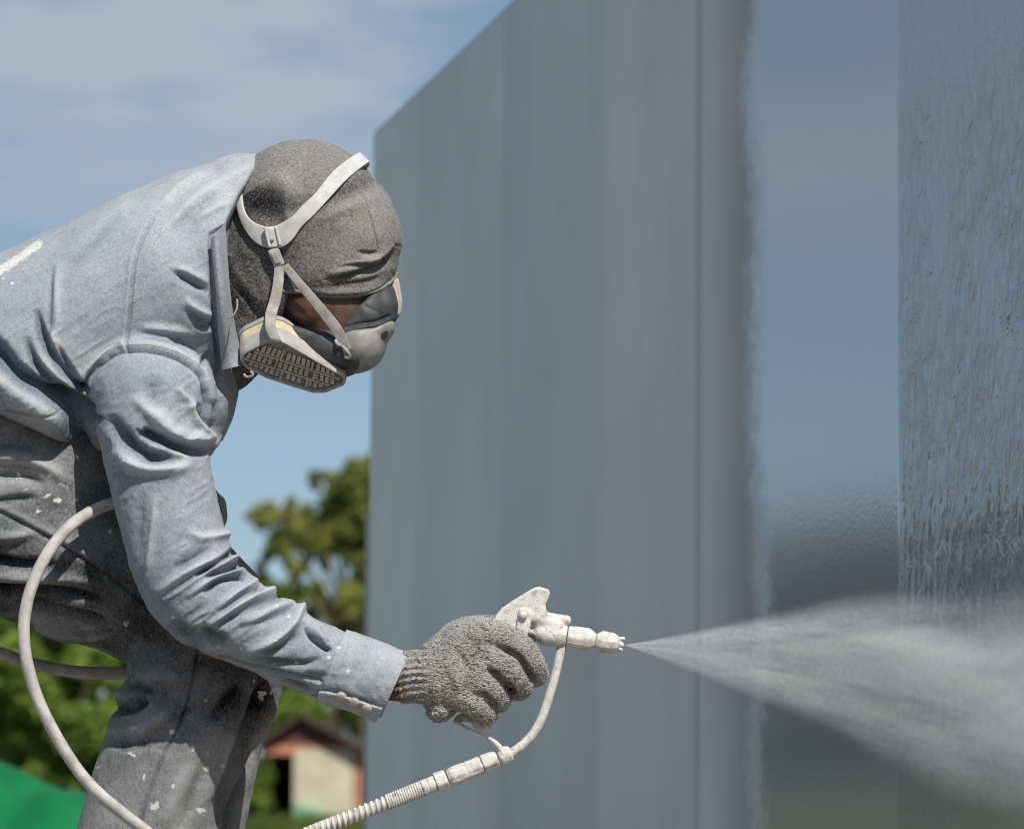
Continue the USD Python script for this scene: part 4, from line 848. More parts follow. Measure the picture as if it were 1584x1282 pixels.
# cuff: an open sleeve end with three press studs
c0, c1 = np.array([512, 1029, 8.0]), np.array([611, 1060, 14.0])
def ring(c, e, rw, m=48):
    th = np.arange(m) * 2 * np.pi / m; e = np.array([e[0], e[1], 0.0])
    return c + np.cos(th)[:, None] * e + np.sin(th)[:, None] * np.array([0, 0, rw])
R0, R1 = (-24, 56), (-22, 50); rows = []
for k in np.linspace(0, 1, 16):
    e = np.array(R0) * (1 - k) + np.array(R1) * k; c = c0 * (1 - k) + c1 * k; bl = 1 + 0.03 * math.sin(k * math.pi)
    rows.append(ring(c, e * bl, 51 * (1 - k) + 47 * k))
for k in np.linspace(1, 0.3, 8):
    e = (np.array(R0) * (1 - k) + np.array(R1) * k) * 0.91; c = c0 * (1 - k) + c1 * k
    rows.append(ring(c, e, (51 * (1 - k) + 47 * k) * 0.90))
m = 48; V = np.vstack(rows); nr = len(rows); i, j = np.meshgrid(np.arange(nr - 1), np.arange(m), indexing='ij'); i, j = i.ravel(), j.ravel(); k = (j + 1) % m
q = np.stack([i * m + j, i * m + k, (i + 1) * m + k, (i + 1) * m + j], 1); f = np.vstack([q[:, [0, 1, 2]], q[:, [0, 2, 3]]])
for _ in range(2): V, f = subdivide(V, f)
if (normals_of(V, f)[:, 2] * np.sign(V[:, 2] - 11))[np.abs(V[:, 2] - 11) > 30].mean() < 0: f = f[:, ::-1]
CF = [(-3, 2.2, 2.2, 0, [(533, 975), (518, 1005), (506, 1035), (496, 1070)]), (3, 5, 5, 3, [(540, 985), (528, 1015), (516, 1048)]), (-3.5, 6, 8, 3, [(575, 985), (560, 1020), (540, 1060)]), (3, 9, 9, 3, [(600, 1000), (580, 1040), (560, 1070)]),
      (-4, 4, 4, 2, [(502, 1068), (520, 1070), (550, 1082), (585, 1092)]), (-3, 3, 3, 3, [(505, 1080), (540, 1094), (570, 1106)])]
(V, f), chh = drape((V, f), CF, lambda v, n: 1.6 * (meshkit.fbm(v * 0.05, 3, 4) - 0.5) + 1.2 * (meshkit.noise(v * 0.12, 4) - 0.5), -0.4, 0.1)
mesh('cuff', (V, f), denim_shirt, SHIRT, space='body', prim_floats={'dust_shade': np.full(len(V), 0.72) + 0.02 * chh, 'paint': np.full(len(V), 0.72)})
# loose placket under the cuff
fl = ribbon([(492, 1084, -6), (520, 1090, -16), (550, 1102, -20), (582, 1116, -18)], [(494, 1068, -26), (520, 1072, -38), (552, 1082, -42), (592, 1094, -40)], 4.0, 30)
fv, ff = subdivide(*subdivide(*fl)); fv = fv + normals_of(fv, ff) * (2.2 * (meshkit.fbm(fv * 0.12, 2, 6) - 0.5))[:, None]
mesh('cuff_placket', (fv, ff), denim_shirt, SHIRT, space='body', prim_floats={'dust_shade': np.full(len(fv), 0.78), 'paint': np.full(len(fv), 0.75)})
for (u, v_, w_) in ((527.5, 1078.5, -42), (547.5, 1087.5, -46), (567.5, 1097, -44)):
    mesh('press_stud', turned((u + 1.0, v_ - 3.0, w_ + 6), (u - 1.0, v_ + 2.0, w_ - 1), [(0, 8.0), (0.55, 8.2), (0.72, 8.0), (0.86, 6.6), (0.95, 4.0), (1.0, 1.0)], 24), snap_metal, SHIRT, space='body')

# ------------------------------------------------------------------ trousers
tr = Field((-400, 470, 40), (460, 1660, 560), 5.2)
tr.tube([(-140, 760, 245, 150, 150), (0, 806, 242, 140, 140), (110, 853, 232, 134, 134), (215, 905, 218, 116, 120), (300, 965, 200, 112, 114), (322, 1015, 190, 116, 112), (304, 1080, 188, 115, 108), (280, 1140, 188, 113, 106), (230, 1285, 200, 109, 104), (190, 1420, 212, 100, 98), (150, 1560, 222, 92, 94)], 0, dense=16)
tr.ball((352, 1044, 192), (86, 84, 92), 20)
tr.tube([(-140, 740, 420, 145, 140), (20, 790, 420, 126, 130), (160, 850, 420, 112, 116), (300, 930, 420, 106, 108), (330, 1000, 420, 104, 104), (312, 1120, 420, 98, 98), (282, 1290, 424, 94, 94), (250, 1560, 430, 84, 88)], 20, dense=12)
tr.ball((-60, 690, 330), (150, 130, 200), 40); tr.tube([(-160, 590, 250, 140, 150), (-40, 640, 246, 128, 150), (70, 730, 240, 130, 140)], 30)
tv, tf = tr.out(0.9, 1, 2)
TF = [(-16, 6, 9, 3, [(-60, 855), (0, 866), (40, 872), (90, 872)]), (-14, 6, 8, 3, [(-60, 900), (0, 908), (80, 913), (165, 928)]), (8, 9, 8, 3, [(-40, 832), (20, 830), (60, 822)]), (8, 9, 9, 3, [(-40, 886), (30, 892), (110, 896), (150, 902)]),
      (-6, 5, 8, 3, [(-30, 700), (20, 690), (60, 700)]), (7, 9, 9, 3, [(-30, 716), (20, 706), (70, 722), (110, 752)]), (-7, 6, 9, 3, [(-20, 740), (30, 735), (70, 752)]), (-6, 6, 6, 3, [(-20, 780), (20, 772), (60, 770)]),
      (-3.5, 2.6, 2.6, 0, [(-40, 775), (0, 792), (50, 818), (100, 846), (160, 886), (240, 950)]), (2.5, 5, 4, 0, [(-40, 767), (0, 784), (50, 810), (100, 838), (160, 878)]),
      (-9, 5, 6, 3, [(70, 940), (130, 950), (170, 960)]), (7, 8, 6, 2, [(60, 968), (110, 984), (150, 984), (180, 976)]), (-8, 8, 8, 3, [(20, 925), (70, 935), (110, 928)]),
      (-13, 8, 9, 1, [(172, 1092), (190, 1098), (206, 1100), (222, 1090)]), (7, 8, 8, 3, [(174, 1074), (192, 1074), (206, 1082)]), (10, 7, 8, 3, [(178, 1112), (200, 1108), (222, 1098), (240, 1080)]), (-9, 6, 7, 3, [(196, 1060), (215, 1062), (240, 1070)]),
      (8, 9, 9, 3, [(165, 1124), (200, 1128), (235, 1118), (265, 1090)]), (-6, 9, 9, 3, [(165, 1150), (205, 1152), (245, 1140)]), (6, 10, 10, 3, [(200, 1040), (240, 1042), (290, 1060)]),
      (-3.5, 2.6, 2.6, 0, [(306, 1005), (296, 1060), (280, 1115), (250, 1175), (212, 1290)]), (-18, 12, 20, 2, [(404, 1080), (394, 1110), (376, 1160), (356, 1230), (342, 1290)]), (9, 14, 9, 2, [(388, 1070), (376, 1110), (356, 1160), (330, 1240)]),
      (8, 8, 10, 3, [(428, 1062), (412, 1110), (388, 1160)]), (-9, 8, 10, 3, [(330, 1120), (352, 1080), (372, 1060)]), (5, 12, 12, 3, [(290, 1180), (270, 1230), (250, 1280)]), (-5, 10, 10, 3, [(318, 1170), (300, 1230), (280, 1290)])]
def tr_extra(v, n): return 5 * (meshkit.fbm(v * [0.016, 0.02, 0.016] + 9, 3, 15) - 0.5) + 1.6 * (meshkit.fbm(v * 0.06, 2, 19) - 0.5)
(tv, tf), th = drape((tv, tf), TF, tr_extra, -0.5, 0.05, 1.4)
tn_ = normals_of(tv, tf)
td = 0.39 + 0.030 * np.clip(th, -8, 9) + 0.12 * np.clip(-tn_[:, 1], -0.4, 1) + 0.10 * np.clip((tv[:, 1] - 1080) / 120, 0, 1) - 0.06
td += 0.22 * np.clip((tv[:, 1] - 1090) / 60, 0, 1)
td += 0.34 * np.exp(-((tv[:, 0] - 50) / 90) ** 2 - ((tv[:, 1] - 745) / 60) ** 2)  # dusty hip, its colour made paler still where sunlight falls
td += 0.85 * (meshkit.fbm(tv * 0.018, 4, 33) - 0.5)
tp = 0.40 * np.exp(-((tv[:, 0] - 80) / 50) ** 2 - ((tv[:, 1] - 765) / 34) ** 2) + 0.22
wu_, wv_ = 15 * (meshkit.fbm(tv * 0.12, 2, 51) - 0.5), 15 * (meshkit.fbm(tv * 0.12, 2, 52) - 0.5)
for u_, w_, a_, b_ in ((74, 768, 12, 5), (90, 776, 10, 6), (106, 757, 8, 4), (96, 749, 6, 4), (117, 773, 7, 5), (80, 735, 10, 3), (58, 792, 7, 3), (28, 735, 7, 2.5), (104, 790, 4, 4), (40, 760, 5, 3), (300, 1155, 6, 9), (322, 1190, 6, 7), (240, 1245, 9, 13), (150, 1185, 6, 4), (312, 1250, 8, 7), (405, 1075, 8, 9), (418, 1050, 5, 4), (392, 1050, 4, 6), (200, 1165, 12, 3), (225, 1200, 5, 8), (270, 1215, 4, 5), (180, 1240, 5, 7)):
    tp = np.maximum(tp, 1.75 * np.exp(-(((tv[:, 0] + wu_ - u_) / a_) ** 2 + ((tv[:, 1] + wv_ - w_) / b_) ** 2) * 0.5) * (tn_[:, 2] < 0.2))
mesh('trousers', (tv, tf), work_trousers, person, space='body', prim_floats={'dust_shade': td, 'paint': tp})
TROUSERS = person.GetChild('trousers')
boot_look = noise_mix('boot_look', (0.06, 0.05, 0.04), (0.2, 0.18, 0.16), 40.0, bump=0.4)
gz = 1215 + (CAM[2]) / S
for (u, w_) in ((148, 222), (248, 430)):
    bt = Field((u - 110, 1520, w_ - 90), (u + 260, gz + 12, w_ + 90), 6.0)
    bt.tube([(u, 1540, w_, 70, 66), (u - 4, gz - 110, w_, 72, 60), (u, gz - 52, w_, 66, 54)], 10); bt.tube([(u - 30, gz - 40, w_, 44, 52), (u + 70, gz - 44, w_, 46, 58), (u + 160, gz - 32, w_, 34, 56)], 24)
    XB, YB, ZB = bt.pts(bt.box((u - 200, 1400, w_ - 200), (u + 400, 2200, w_ + 200))); bt.carve(bt.box((u - 200, 1400, w_ - 200), (u + 400, 2200, w_ + 200)), np.broadcast_to(-(YB - gz + 1), bt.F.shape), 4)
    mesh('boot', bt.out(0.7, 0, 2), boot_look, person, space='body')

# ------------------------------------------------------------------ body inside the clothes: one continuous figure
bd = Field((-290, 220, -60), (860, 1640, 520), 5.0)
bd.tube([(-120, 760, 330, 100, 130), (0, 640, 270, 100, 110), (110, 530, 250, 95, 110), (230, 455, 236, 90, 120), (290, 430, 226, 70, 90), (390, 455, 226, 34, 44), (430, 430, 220, 40, 50)], 0)
bd.ball((470, 350, 212), (100, 100, 82), 20); bd.tube([(480, 400, 206, 78, 72), (520, 470, 196, 62, 62), (530, 540, 190, 40, 44)], 20)
bd.tube([(240, 615, 50, 62), (262, 800, 14, 52), (310, 925, 4, 48), (420, 985, 6, 42), (530, 1032, 10, 34), (600, 1058, 16, 29), (650, 1052, 16, 30, 24), (705, 1040, 14, 48, 24), (738, 1022, 14, 38, 22)], 14, dense=14)
for c in ([(738, 995, 8, 15), (800, 1003, 6, 13), (832, 1040, 14, 11)], [(738, 1022, 8, 15), (788, 1038, 6, 13), (808, 1062, 20, 11)], [(730, 1050, 8, 14), (762, 1068, 8, 12), (776, 1084, 22, 10)], [(716, 1076, 10, 12), (746, 1100, 12, 10), (757, 1108, 26, 9)], [(690, 1010, 36, 16), (740, 985, 62, 14), (780, 985, 68, 11)]):
    bd.tube(c, 6)
bd.tube([(250, 520, 420, 60), (264, 660, 450, 50), (272, 800, 456, 42), (300, 905, 452, 38), (330, 930, 448, 30)], 14)
bd.tube([(-120, 760, 245, 100), (110, 853, 232, 92), (310, 990, 195, 76), (280, 1140, 192, 76), (190, 1420, 212, 60), (150, 1620, 222, 46)], 20)
bd.tube([(-120, 740, 420, 100), (160, 850, 420, 80), (325, 980, 420, 72), (300, 1140, 420, 72), (250, 1620, 430, 44)], 20)
bd.ball((488, 420, 205), (90, 84, 82), 14); bd.tube([(482, 455, 200, 60, 76), (515, 500, 194, 52, 62), (525, 545, 190, 36, 44)], 16); bd.ball((480, 476, 150), (30, 20, 22), 14); bd.tube([(560, 450, 190, 16), (592, 490, 186, 18)], 14)
bd.ball((462, 447, 134), (13, 8, 10), 4, cut=True)
bv, bf = bd.out(0.7, 0, 2)
mesh('body', (bv, bf), skin, person, space='body')
BODY = person.GetChild('body')
eye_look = noise_mix('eye_look', (0.35, 0.33, 0.3), (0.4, 0.38, 0.35), 30.0, rough=0.15)
for (u, w_) in ((462, 142), (552, 250)):
    e = trimesh.creation.icosphere(2, 9.0); mesh('eye', (np.array(e.vertices) + [u, 447, w_], np.array(e.faces)), eye_look, BODY, space='body')

fg = Field((255, 720, 360), (380, 860, 500), 2.6)
fg.tube([(268, 760, 440, 34, 40), (300, 775, 425, 36, 40), (318, 795, 410, 30, 36)], 0); fg.tube([(312, 772, 405, 17), (334, 780, 390, 16), (338, 800, 395, 14)], 6); fg.tube([(312, 790, 405, 17), (333, 798, 385, 16), (334, 816, 392, 13)], 6); fg.tube([(306, 806, 405, 16), (324, 814, 388, 15), (322, 828, 395, 12)], 6); fg.tube([(300, 760, 440, 16), (322, 764, 450, 14), (336, 778, 450, 12)], 6)
v_, f_ = fg.out(0.7, 1, 1); v_ = v_ + normals_of(v_, f_) * (1.6 * (meshkit.noise(v_ * 0.4, 62) - 0.5))[:, None]
mesh('glove', (v_, f_), glove_knit, person, space='body', label='far grey glove, showing as a dark lump past the elbow')
# ------------------------------------------------------------------ knitted glove on the gun hand
gl = Field((600, 940, -60), (860, 1135, 120), 2.0)
gl.tube([(634, 1045, 12, 42, 34), (660, 1046, 10, 44, 34), (690, 1042, 6, 60, 36), (722, 1030, 2, 62, 36), (744, 1012, 0, 48, 32)], 0, dense=9)
gl.ball((720, 985, 2), (28, 24, 24), 18); gl.ball((744, 978, 0), (26, 20, 22), 14)
gl.tube([(742, 978, 0, 23), (772, 985, -10, 23), (805, 1002, -12, 22), (826, 1028, -2, 18), (833, 1042, 14, 15), (822, 1050, 40, 14)], 5, dense=12)
gl.tube([(735, 1008, -2, 24), (766, 1020, -12, 24), (790, 1037, -12, 23), (806, 1056, 2, 19), (804, 1066, 24, 17), (786, 1066, 46, 15)], 4, dense=12)
gl.tube([(720, 1040, -2, 22), (748, 1056, -8, 22), (764, 1070, -6, 20), (774, 1082, 8, 17), (768, 1086, 28, 15)], 4, dense=10)
gl.tube([(700, 1068, 2, 24), (724, 1082, -4, 22), (744, 1096, -2, 18), (755, 1105, 10, 15), (748, 1108, 30, 13)], 4, dense=10)
gl.tube([(690, 1000, 34, 24, 20), (725, 972, 62, 19), (765, 968, 74, 17), (800, 972, 74, 14)], 8, dense=9)
gl.ball((680, 1100, 14), (20, 16, 24), 12)
gv, gf = gl.out(0.7, 1, 1)
GF = [(-9, 4, 4, 1, [(764, 996), (786, 1006), (802, 1016), (816, 1034), (824, 1050)]), (-9, 4, 4, 1, [(752, 1034), (768, 1044), (780, 1054), (794, 1070)]), (-7, 3.5, 3.5, 1, [(744, 1068), (756, 1080), (768, 1092)]),
      (4, 9, 9, 3, [(722, 970), (738, 985), (752, 1000)]), (-3, 6, 6, 3, [(700, 1000), (715, 1020), (728, 1040)]), (3, 8, 8, 3, [(690, 1020), (705, 1050), (712, 1075)])]
def glove_extra(v, n):
    cuff_w = np.clip((664 - v[:, 0]) / 14, 0, 1)
    ribs = 2.2 * np.sin((v[:, 1] - 0.10 * v[:, 0] + 5 * np.sin(v[:, 0] * 0.05)) * 2 * np.pi / 10.5) * cuff_w * (0.6 + 0.8 * meshkit.noise(v * 0.06, 71))
    knit = 1.5 * (meshkit.noise(v * [0.22, 0.42, 0.3] + 4, 61) - 0.5) + 1.6 * (meshkit.noise(v * 0.5, 62) - 0.5)
    ragged = 5 * (meshkit.noise(v * 0.2, 63) - 0.5) * np.clip((v[:, 1] - 1082) / 20, 0, 1) * (v[:, 0] < 705)
    return ribs + knit + ragged + 3 * (meshkit.fbm(v * 0.05, 2, 65) - 0.5)
(gv, gf), _ = drape((gv, gf), GF, glove_extra, -0.4, 0.1, 1.5)
mesh('glove', (gv, gf), glove_knit, person, space='body')
GLOVE = person.GetChild('glove')
# loose fibres of the knit, and the frayed orange yarn at its wrist
gn = normals_of(gv, gf)
def fuzz(name, ids, length, width, look, rng, lean=0.7, parent=None):
    base = gv[ids]; d = gn[ids] + lean * rng.normal(size=(len(ids), 3)); d /= np.linalg.norm(d, axis=1, keepdims=True)
    L = length * (0.4 + rng.random((len(ids), 1))); k = rng.normal(size=base.shape) * L * 0.35
    pts = np.stack([base - gn[ids] * 0.5, base + d * L * 0.55 + k * 0.4, base + d * L * 0.8 + k], 1)
    o = np.array(UsdGeom.XformCache().GetLocalToWorldTransform(person).ExtractTranslation())
    c = UsdGeom.BasisCurves.Define(stage, str((parent or GLOVE).GetPath()) + '/' + name)
    c.CreateTypeAttr('linear'); c.CreatePointsAttr(Vt.Vec3fArray.FromNumpy((P(pts.reshape(-1, 3)) - o).astype(np.float32)))
    c.CreateCurveVertexCountsAttr(Vt.IntArray.FromNumpy(np.full(len(ids), 3, np.int32)))
    c.CreateWidthsAttr(Vt.FloatArray.FromNumpy(np.tile(np.array([1.0, 0.8, 0.3], np.float32) * width * S, len(ids)))); c.SetWidthsInterpolation('vertex')
    UsdShade.MaterialBindingAPI.Apply(c.GetPrim()).Bind(look); return c.GetPrim()
_r = np.random.default_rng(8)
fibre_look = noise_mix('fibre_look', (0.24, 0.232, 0.22), (0.42, 0.41, 0.395), 200.0, rough=0.95)
_keep = (gv, gn); gv, gn = hv, normals_of(hv, hf_)
fuzz('nap', _r.choice(np.nonzero((gn[:, 2] < 0.35) & (gv[:, 1] < 520))[0], 9000), 1.7, 0.55, fibre_look, _r, 0.8, _hoodp)
gv, gn = _keep; vis = np.nonzero(gn[:, 2] < 0.45)[0]
fuzz('fibres', _r.choice(vis, 7000), 2.4, 0.8, fibre_look, _r)
edge_ids = np.nonzero((gv[:, 0] < 624) & (gv[:, 0] > 606))[0]
fuzz('frayed_yarn', _r.choice(edge_ids, 420), 4.0, 1.2, orange_yarn, _r, 1.0)

# ------------------------------------------------------------------ respirator
mask = thing('respirator', 'grey half-mask respirator with cream-banded filter cartridges strapped over the hood', 'respirator', P(np.array([540, 520, 190.0])))
def hood_z(uv, lift=2.0):
    uv = np.asarray(uv, float); z = hood.near(uv[:, 0], uv[:, 1]); return np.c_[uv, np.where(np.isnan(z), 205, z) - lift]
fp = Field((430, 420, 70), (640, 620, 320), 2.2)
fp.ball((562, 486, 194), (46, 52, 64)); fp.ball((550, 528, 188), (44, 50, 64), 16); fp.tube([(578, 452, 196, 20, 34), (596, 448, 196, 12, 24)], 14)
fp.tube([(455, 516, 160, 20, 30), (498, 530, 146, 26, 26), (538, 546, 150, 26, 34)], 12); fp.ball((596, 474, 196), (20, 34, 44), 10)
XF, YF, ZF = fp.pts(fp.box((480, 400, 60), (660, 640, 330)))
sl_ = fp.box((430, 400, 60), (660, 640, 330)); XF, YF, ZF = fp.pts(sl_)
lim_ = np.interp(XF[:, 0, 0], [430, 455, 480, 503, 526, 572, 600, 640], [498, 500, 507, 510, 499, 457, 436, 425]).astype(np.float32)[:, None, None]
fp.carve(sl_, np.broadcast_to((YF - lim_) * 0.85, np.broadcast(XF, YF, ZF).shape), 5)
mv, mf = fp.out(0.8, 1, 2)
MFold = [(2.5, 3, 4, 0, [(534, 512), (556, 506), (580, 503), (600, 496), (614, 488)]), (-3, 3, 3, 0, [(536, 506), (556, 501), (580, 498), (600, 490)]), (-1.5, 4, 4, 3, [(560, 470), (575, 478), (588, 482)])]
(mv, mf), _ = drape((mv, mf), MFold, None)
mesh('facepiece', (mv, mf), rubber, mask, space='body')
FPIECE = mask.GetChild('facepiece')
# harder grey front of the mask
ff_ = Field((520, 480, 80), (640, 610, 300), 2.2)
ff_.ball((553, 527, 180), (46, 50, 66)); ff_.ball((582, 505, 184), (30, 26, 54), 10)
XF, YF, ZF = ff_.pts(ff_.box((500, 470, 70), (660, 620, 310)))
ln = np.interp(XF[:, 0, 0], [520, 545, 580, 600, 616, 640], [520, 511, 507, 498, 490, 480]).astype(np.float32)[:, None, None]
ff_.carve(ff_.box((500, 470, 70), (660, 620, 310)), np.broadcast_to((YF - ln) * 0.95, ff_.F.shape), 4)
fv2, ff2 = ff_.out(0.8, 1, 2)
mesh('front_shell', (fv2, ff2), front_look, mask, space='body')
FRONT = mask.GetChild('front_shell')
_n = normals_of(fv2, ff2); _c = np.nonzero(_n[:, 2] < 0.1)[0]; _i = _c[np.argmin(np.hypot(fv2[_c, 0] - 594, fv2[_c, 1] - 519))]
_p, _d = fv2[_i], _n[_i]
mesh('exhale_vent', turned(_p - _d * 6, _p + _d * 0.8, [(0, 8), (0.7, 8.5), (0.9, 8.5), (1.0, 7.8)], 24), dark_gap, FRONT, space='body', smooth=40)

# cartridges: a slanted slab with cream band and gridded face
def cartridge(corner, face_pts, thick, grid):
    """face_pts: outline of the face (u, v) with its slope in depth; thick: vector from face to back."""
    t = mask
    poly = np.array(face_pts, float); cen = poly.mean(0)
    w0, sl = corner
    def to3(p, up=0.0): p = np.asarray(p, float); return np.c_[p, w0 + sl * (p[:, 1] - 528)] + np.asarray(thick) * up
    from shapely.geometry import Polygon as PG
    sp_ = PG(poly).buffer(-6).buffer(6, quad_segs=6)
    ring_ = np.array(sp_.exterior.coords)[:-1]; tq = np.linspace(0, 1, 121)[:-1]
    per = np.r_[0, np.cumsum(np.linalg.norm(np.diff(np.vstack([ring_, ring_[:1]]), axis=0), axis=1))]
    rp = np.vstack([ring_, ring_[:1]]); o = np.stack([np.interp(tq * per[-1], per, rp[:, k]) for k in (0, 1)], 1)
    if PG(o).exterior.is_ccw: o = o[::-1]
    def scaled(d):
        q = np.array(sp_.buffer(-d).exterior.coords); q = q[:-1]
        pp = np.r_[0, np.cumsum(np.linalg.norm(np.diff(np.vstack([q, q[:1]]), axis=0), axis=1))]; qq = np.vstack([q, q[:1]])
        # match by direction from the centre
        a = np.arctan2(o[:, 1] - cen[1], o[:, 0] - cen[0]); dense = np.stack([np.interp(np.linspace(0, pp[-1], 900), pp, qq[:, k]) for k in (0, 1)], 1)
        b = np.arctan2(dense[:, 1] - cen[1], dense[:, 0] - cen[0]); return dense[np.abs((a[:, None] - b[None] + np.pi) % (2 * np.pi) - np.pi).argmin(1)]
    def loft(rings_):
        V = np.vstack(rings_); n = 120; m = len(rings_); i, j = np.meshgrid(np.arange(m - 1), np.arange(n), indexing='ij'); i, j = i.ravel(), j.ravel(); k = (j + 1) % n
        q = np.stack([i * n + j, i * n + k, (i + 1) * n + k, (i + 1) * n + j], 1)
        V = np.vstack([V, rings_[0].mean(0), rings_[-1].mean(0)]); j = np.arange(n); k = (j + 1) % n
        f = np.vstack([q[:, [0, 1, 2]], q[:, [0, 2, 3]], np.stack([np.full(n, len(V) - 2), k, j], 1), np.stack([np.full(n, len(V) - 1), (m - 1) * n + j, (m - 1) * n + k], 1)])
        if trimesh.Trimesh(V, f, process=False).volume < 0: f = f[:, ::-1]
        return V, f
    ins = scaled(5.0); i2 = scaled(7.5)
    sh_ = mesh('cartridge', loft([to3(i2, 0.16), to3(ins, 0.10), to3(ins, -0.01), to3(scaled(3), -0.03), to3(scaled(0.6), 0.02), to3(o, 0.10), to3(o, 0.48), to3(scaled(1.2), 0.5)]), shell_look, t, space='body', smooth=40)
    mesh('band', loft([to3(scaled(2.5), 0.49), to3(scaled(1.4), 0.52), to3(scaled(1.4), 0.84), to3(scaled(2.5), 0.86)]), band_look, sh_, space='body', smooth=40)
    mesh('back_shell', loft([to3(scaled(1.5), 0.85), to3(scaled(0.4), 0.87), to3(scaled(0.6), 1.02), to3(scaled(4), 1.1), to3(scaled(12), 1.14)]), shell_look, sh_, space='body', smooth=40)
    if not grid: return
    # face axes: e along the slab's length, g across
    A, B, C_, D_ = [np.array(x, float) for x in grid]                       # corners of the grille: top left, top right, bottom right, bottom left
    bil = lambda a, b: A * (1 - a) * (1 - b) + B * a * (1 - b) + C_ * a * b + D_ * (1 - a) * b
    inner = PG(ins).buffer(-1.0)
    from shapely.geometry import Point
    def bar(a0, a1, b0, b1, up0, up1):
        c = np.array([bil(a0, b0), bil(a1, b0), bil(a1, b1), bil(a0, b1)]); V = np.vstack([to3(c, up0), to3(c * 0.92 + c.mean(0) * 0.08, up1)])
        f = np.array([[0, 1, 5], [0, 5, 4], [1, 2, 6], [1, 6, 5], [2, 3, 7], [2, 7, 6], [3, 0, 4], [3, 4, 7], [4, 5, 6], [4, 6, 7], [0, 2, 1], [0, 3, 2]])
        if trimesh.Trimesh(V, f, process=False).volume < 0: f = f[:, ::-1]
        return c, (V, f)
    ribs = []
    for b in (0.30, 0.66): ribs += [bar(x, x + 0.1, b - 0.022, b + 0.022, 0.14, -0.02)[1] for x in np.linspace(-0.05, 0.95, 11) if inner.contains(Point(bil(x + 0.05, b)))]
    for a, b0, b1 in ((0.36, -0.1, 0.28), (0.72, -0.1, 0.28), (0.33, 0.32, 0.64), (0.76, 0.32, 0.64), (0.42, 0.68, 1.1), (0.70, 0.68, 1.1)):
        ribs += [bar(a - 0.011, a + 0.011, y, y + 0.08, 0.14, -0.02)[1] for y in np.arange(b0, b1 - 0.02, 0.08) if inner.contains(Point(bil(a, y + 0.04)))]
    mesh('grille', join(*ribs), grille_look, sh_, space='body', smooth=False)
    for b in np.array([0.06, 0.15, 0.24, 0.375, 0.48, 0.585, 0.73, 0.82, 0.91]):
        if min(abs(b - 0.30), abs(b - 0.66)) < 0.03: continue
        for a in np.linspace(0.03, 0.97, 17):
            lim = (0.36, 0.72) if b < 0.3 else ((0.33, 0.76) if b < 0.66 else (0.42, 0.70))
            if min(abs(a - x) for x in lim) < 0.03: continue
            c, m3 = bar(a - 0.0215, a + 0.0215, b - 0.036, b + 0.036, 0.15, 0.045)
            if all(inner.contains(Point(p)) for p in c): mesh('pad', m3, pad_look, sh_, space='body', smooth=False)
face = [(371, 551), (378, 542), (408, 527), (424, 523), (440, 526), (470, 543), (534, 580), (537, 588), (533, 597), (503, 609), (484, 609), (448, 598), (412, 586), (380, 571), (372, 561)]
cartridge((92, 0.9), face, (-3, -36, 42), [(392, 530), (520, 572), (516, 612), (372, 568)])
far = [(612, 440), (618, 446), (622, 462), (622, 478), (615, 490), (608, 496), (606, 470), (607, 450)]
def slab(name, pts, w0, w1, look, r, parent=None):
    f_ = Field((min(p[0] for p in pts) - 12, min(p[1] for p in pts) - 12, w0 - 12), (max(p[0] for p in pts) + 12, max(p[1] for p in pts) + 12, w1 + 12), 1.6)
    f_.prism(pts, w0, w1, r); return mesh(name, f_.out(0.6, 0, 2), look, parent or mask, space='body')
slab('cartridge', [(609, 430), (617, 431), (623, 466), (621, 484), (611, 496), (606, 494), (613, 478), (612, 460)], 190, 292, shell_look, 3)
slab('band', [(604, 433), (612, 432), (616, 460), (615, 480), (607, 493), (602, 490), (607, 470)], 186, 288, band_look, 2.5, mask.GetChild('cartridge_001'))

# head harness: cradle round the back of the skull, buckle, two elastic straps
outer = [(569, 253), (538, 277), (507, 310), (484, 335), (466, 352), (455, 368), (440, 381), (426, 385), (412, 383), (396, 375), (382, 358), (374, 342), (369, 325), (366, 300), (367, 285), (372, 272)]
inner = [(553, 238), (519, 262), (484, 303), (466, 320), (452, 335), (443, 341), (434, 346), (424, 350), (415, 351), (399, 347), (386, 338), (379, 326), (376, 310), (375, 298), (376, 287), (381, 276)]
o3, i3 = hood_z(smooth_line(outer, 60), 3), hood_z(smooth_line(inner, 60), 3)
both = np.minimum(o3[:, 2], i3[:, 2] + 6); o3[:, 2] = ndimage.gaussian_filter1d(both, 3); i3[:, 2] = ndimage.gaussian_filter1d(np.minimum(i3[:, 2], o3[:, 2] + 25), 3)
o3 = np.vstack([[556, 270, 300], [570, 258, 262], o3, [384, 262, 175], [398, 250, 225]]); i3 = np.vstack([[540, 255, 300], [555, 243, 262], i3, [390, 266, 178], [402, 256, 225]])
cv2, cf2 = ribbon(o3, i3, 4.0, 90, 0.1)
mesh('head_cradle', (cv2, cf2), cradle_look, mask, space='body', smooth=50)
CRADLE = mask.GetChild('head_cradle')
zc = float(hood_z([(424, 366)])[0, 2])
def plate(name, pts, z, th, look, r=1.4, parent=None):
    return slab(name, pts, z - th, z, look, r, parent)
plate('buckle_plate', [(411, 352), (430, 351), (437, 381), (419, 384)], zc - 2, 6, cradle_look, 1.5, CRADLE)
plate('buckle_rail', [(407, 351), (412, 350), (420, 383), (415, 384)], zc - 4, 8, cradle_look, 1.5, CRADLE); plate('buckle_rail', [(424, 350), (428, 349), (436, 380), (431, 381)], zc - 4, 8, cradle_look, 1.5, CRADLE)
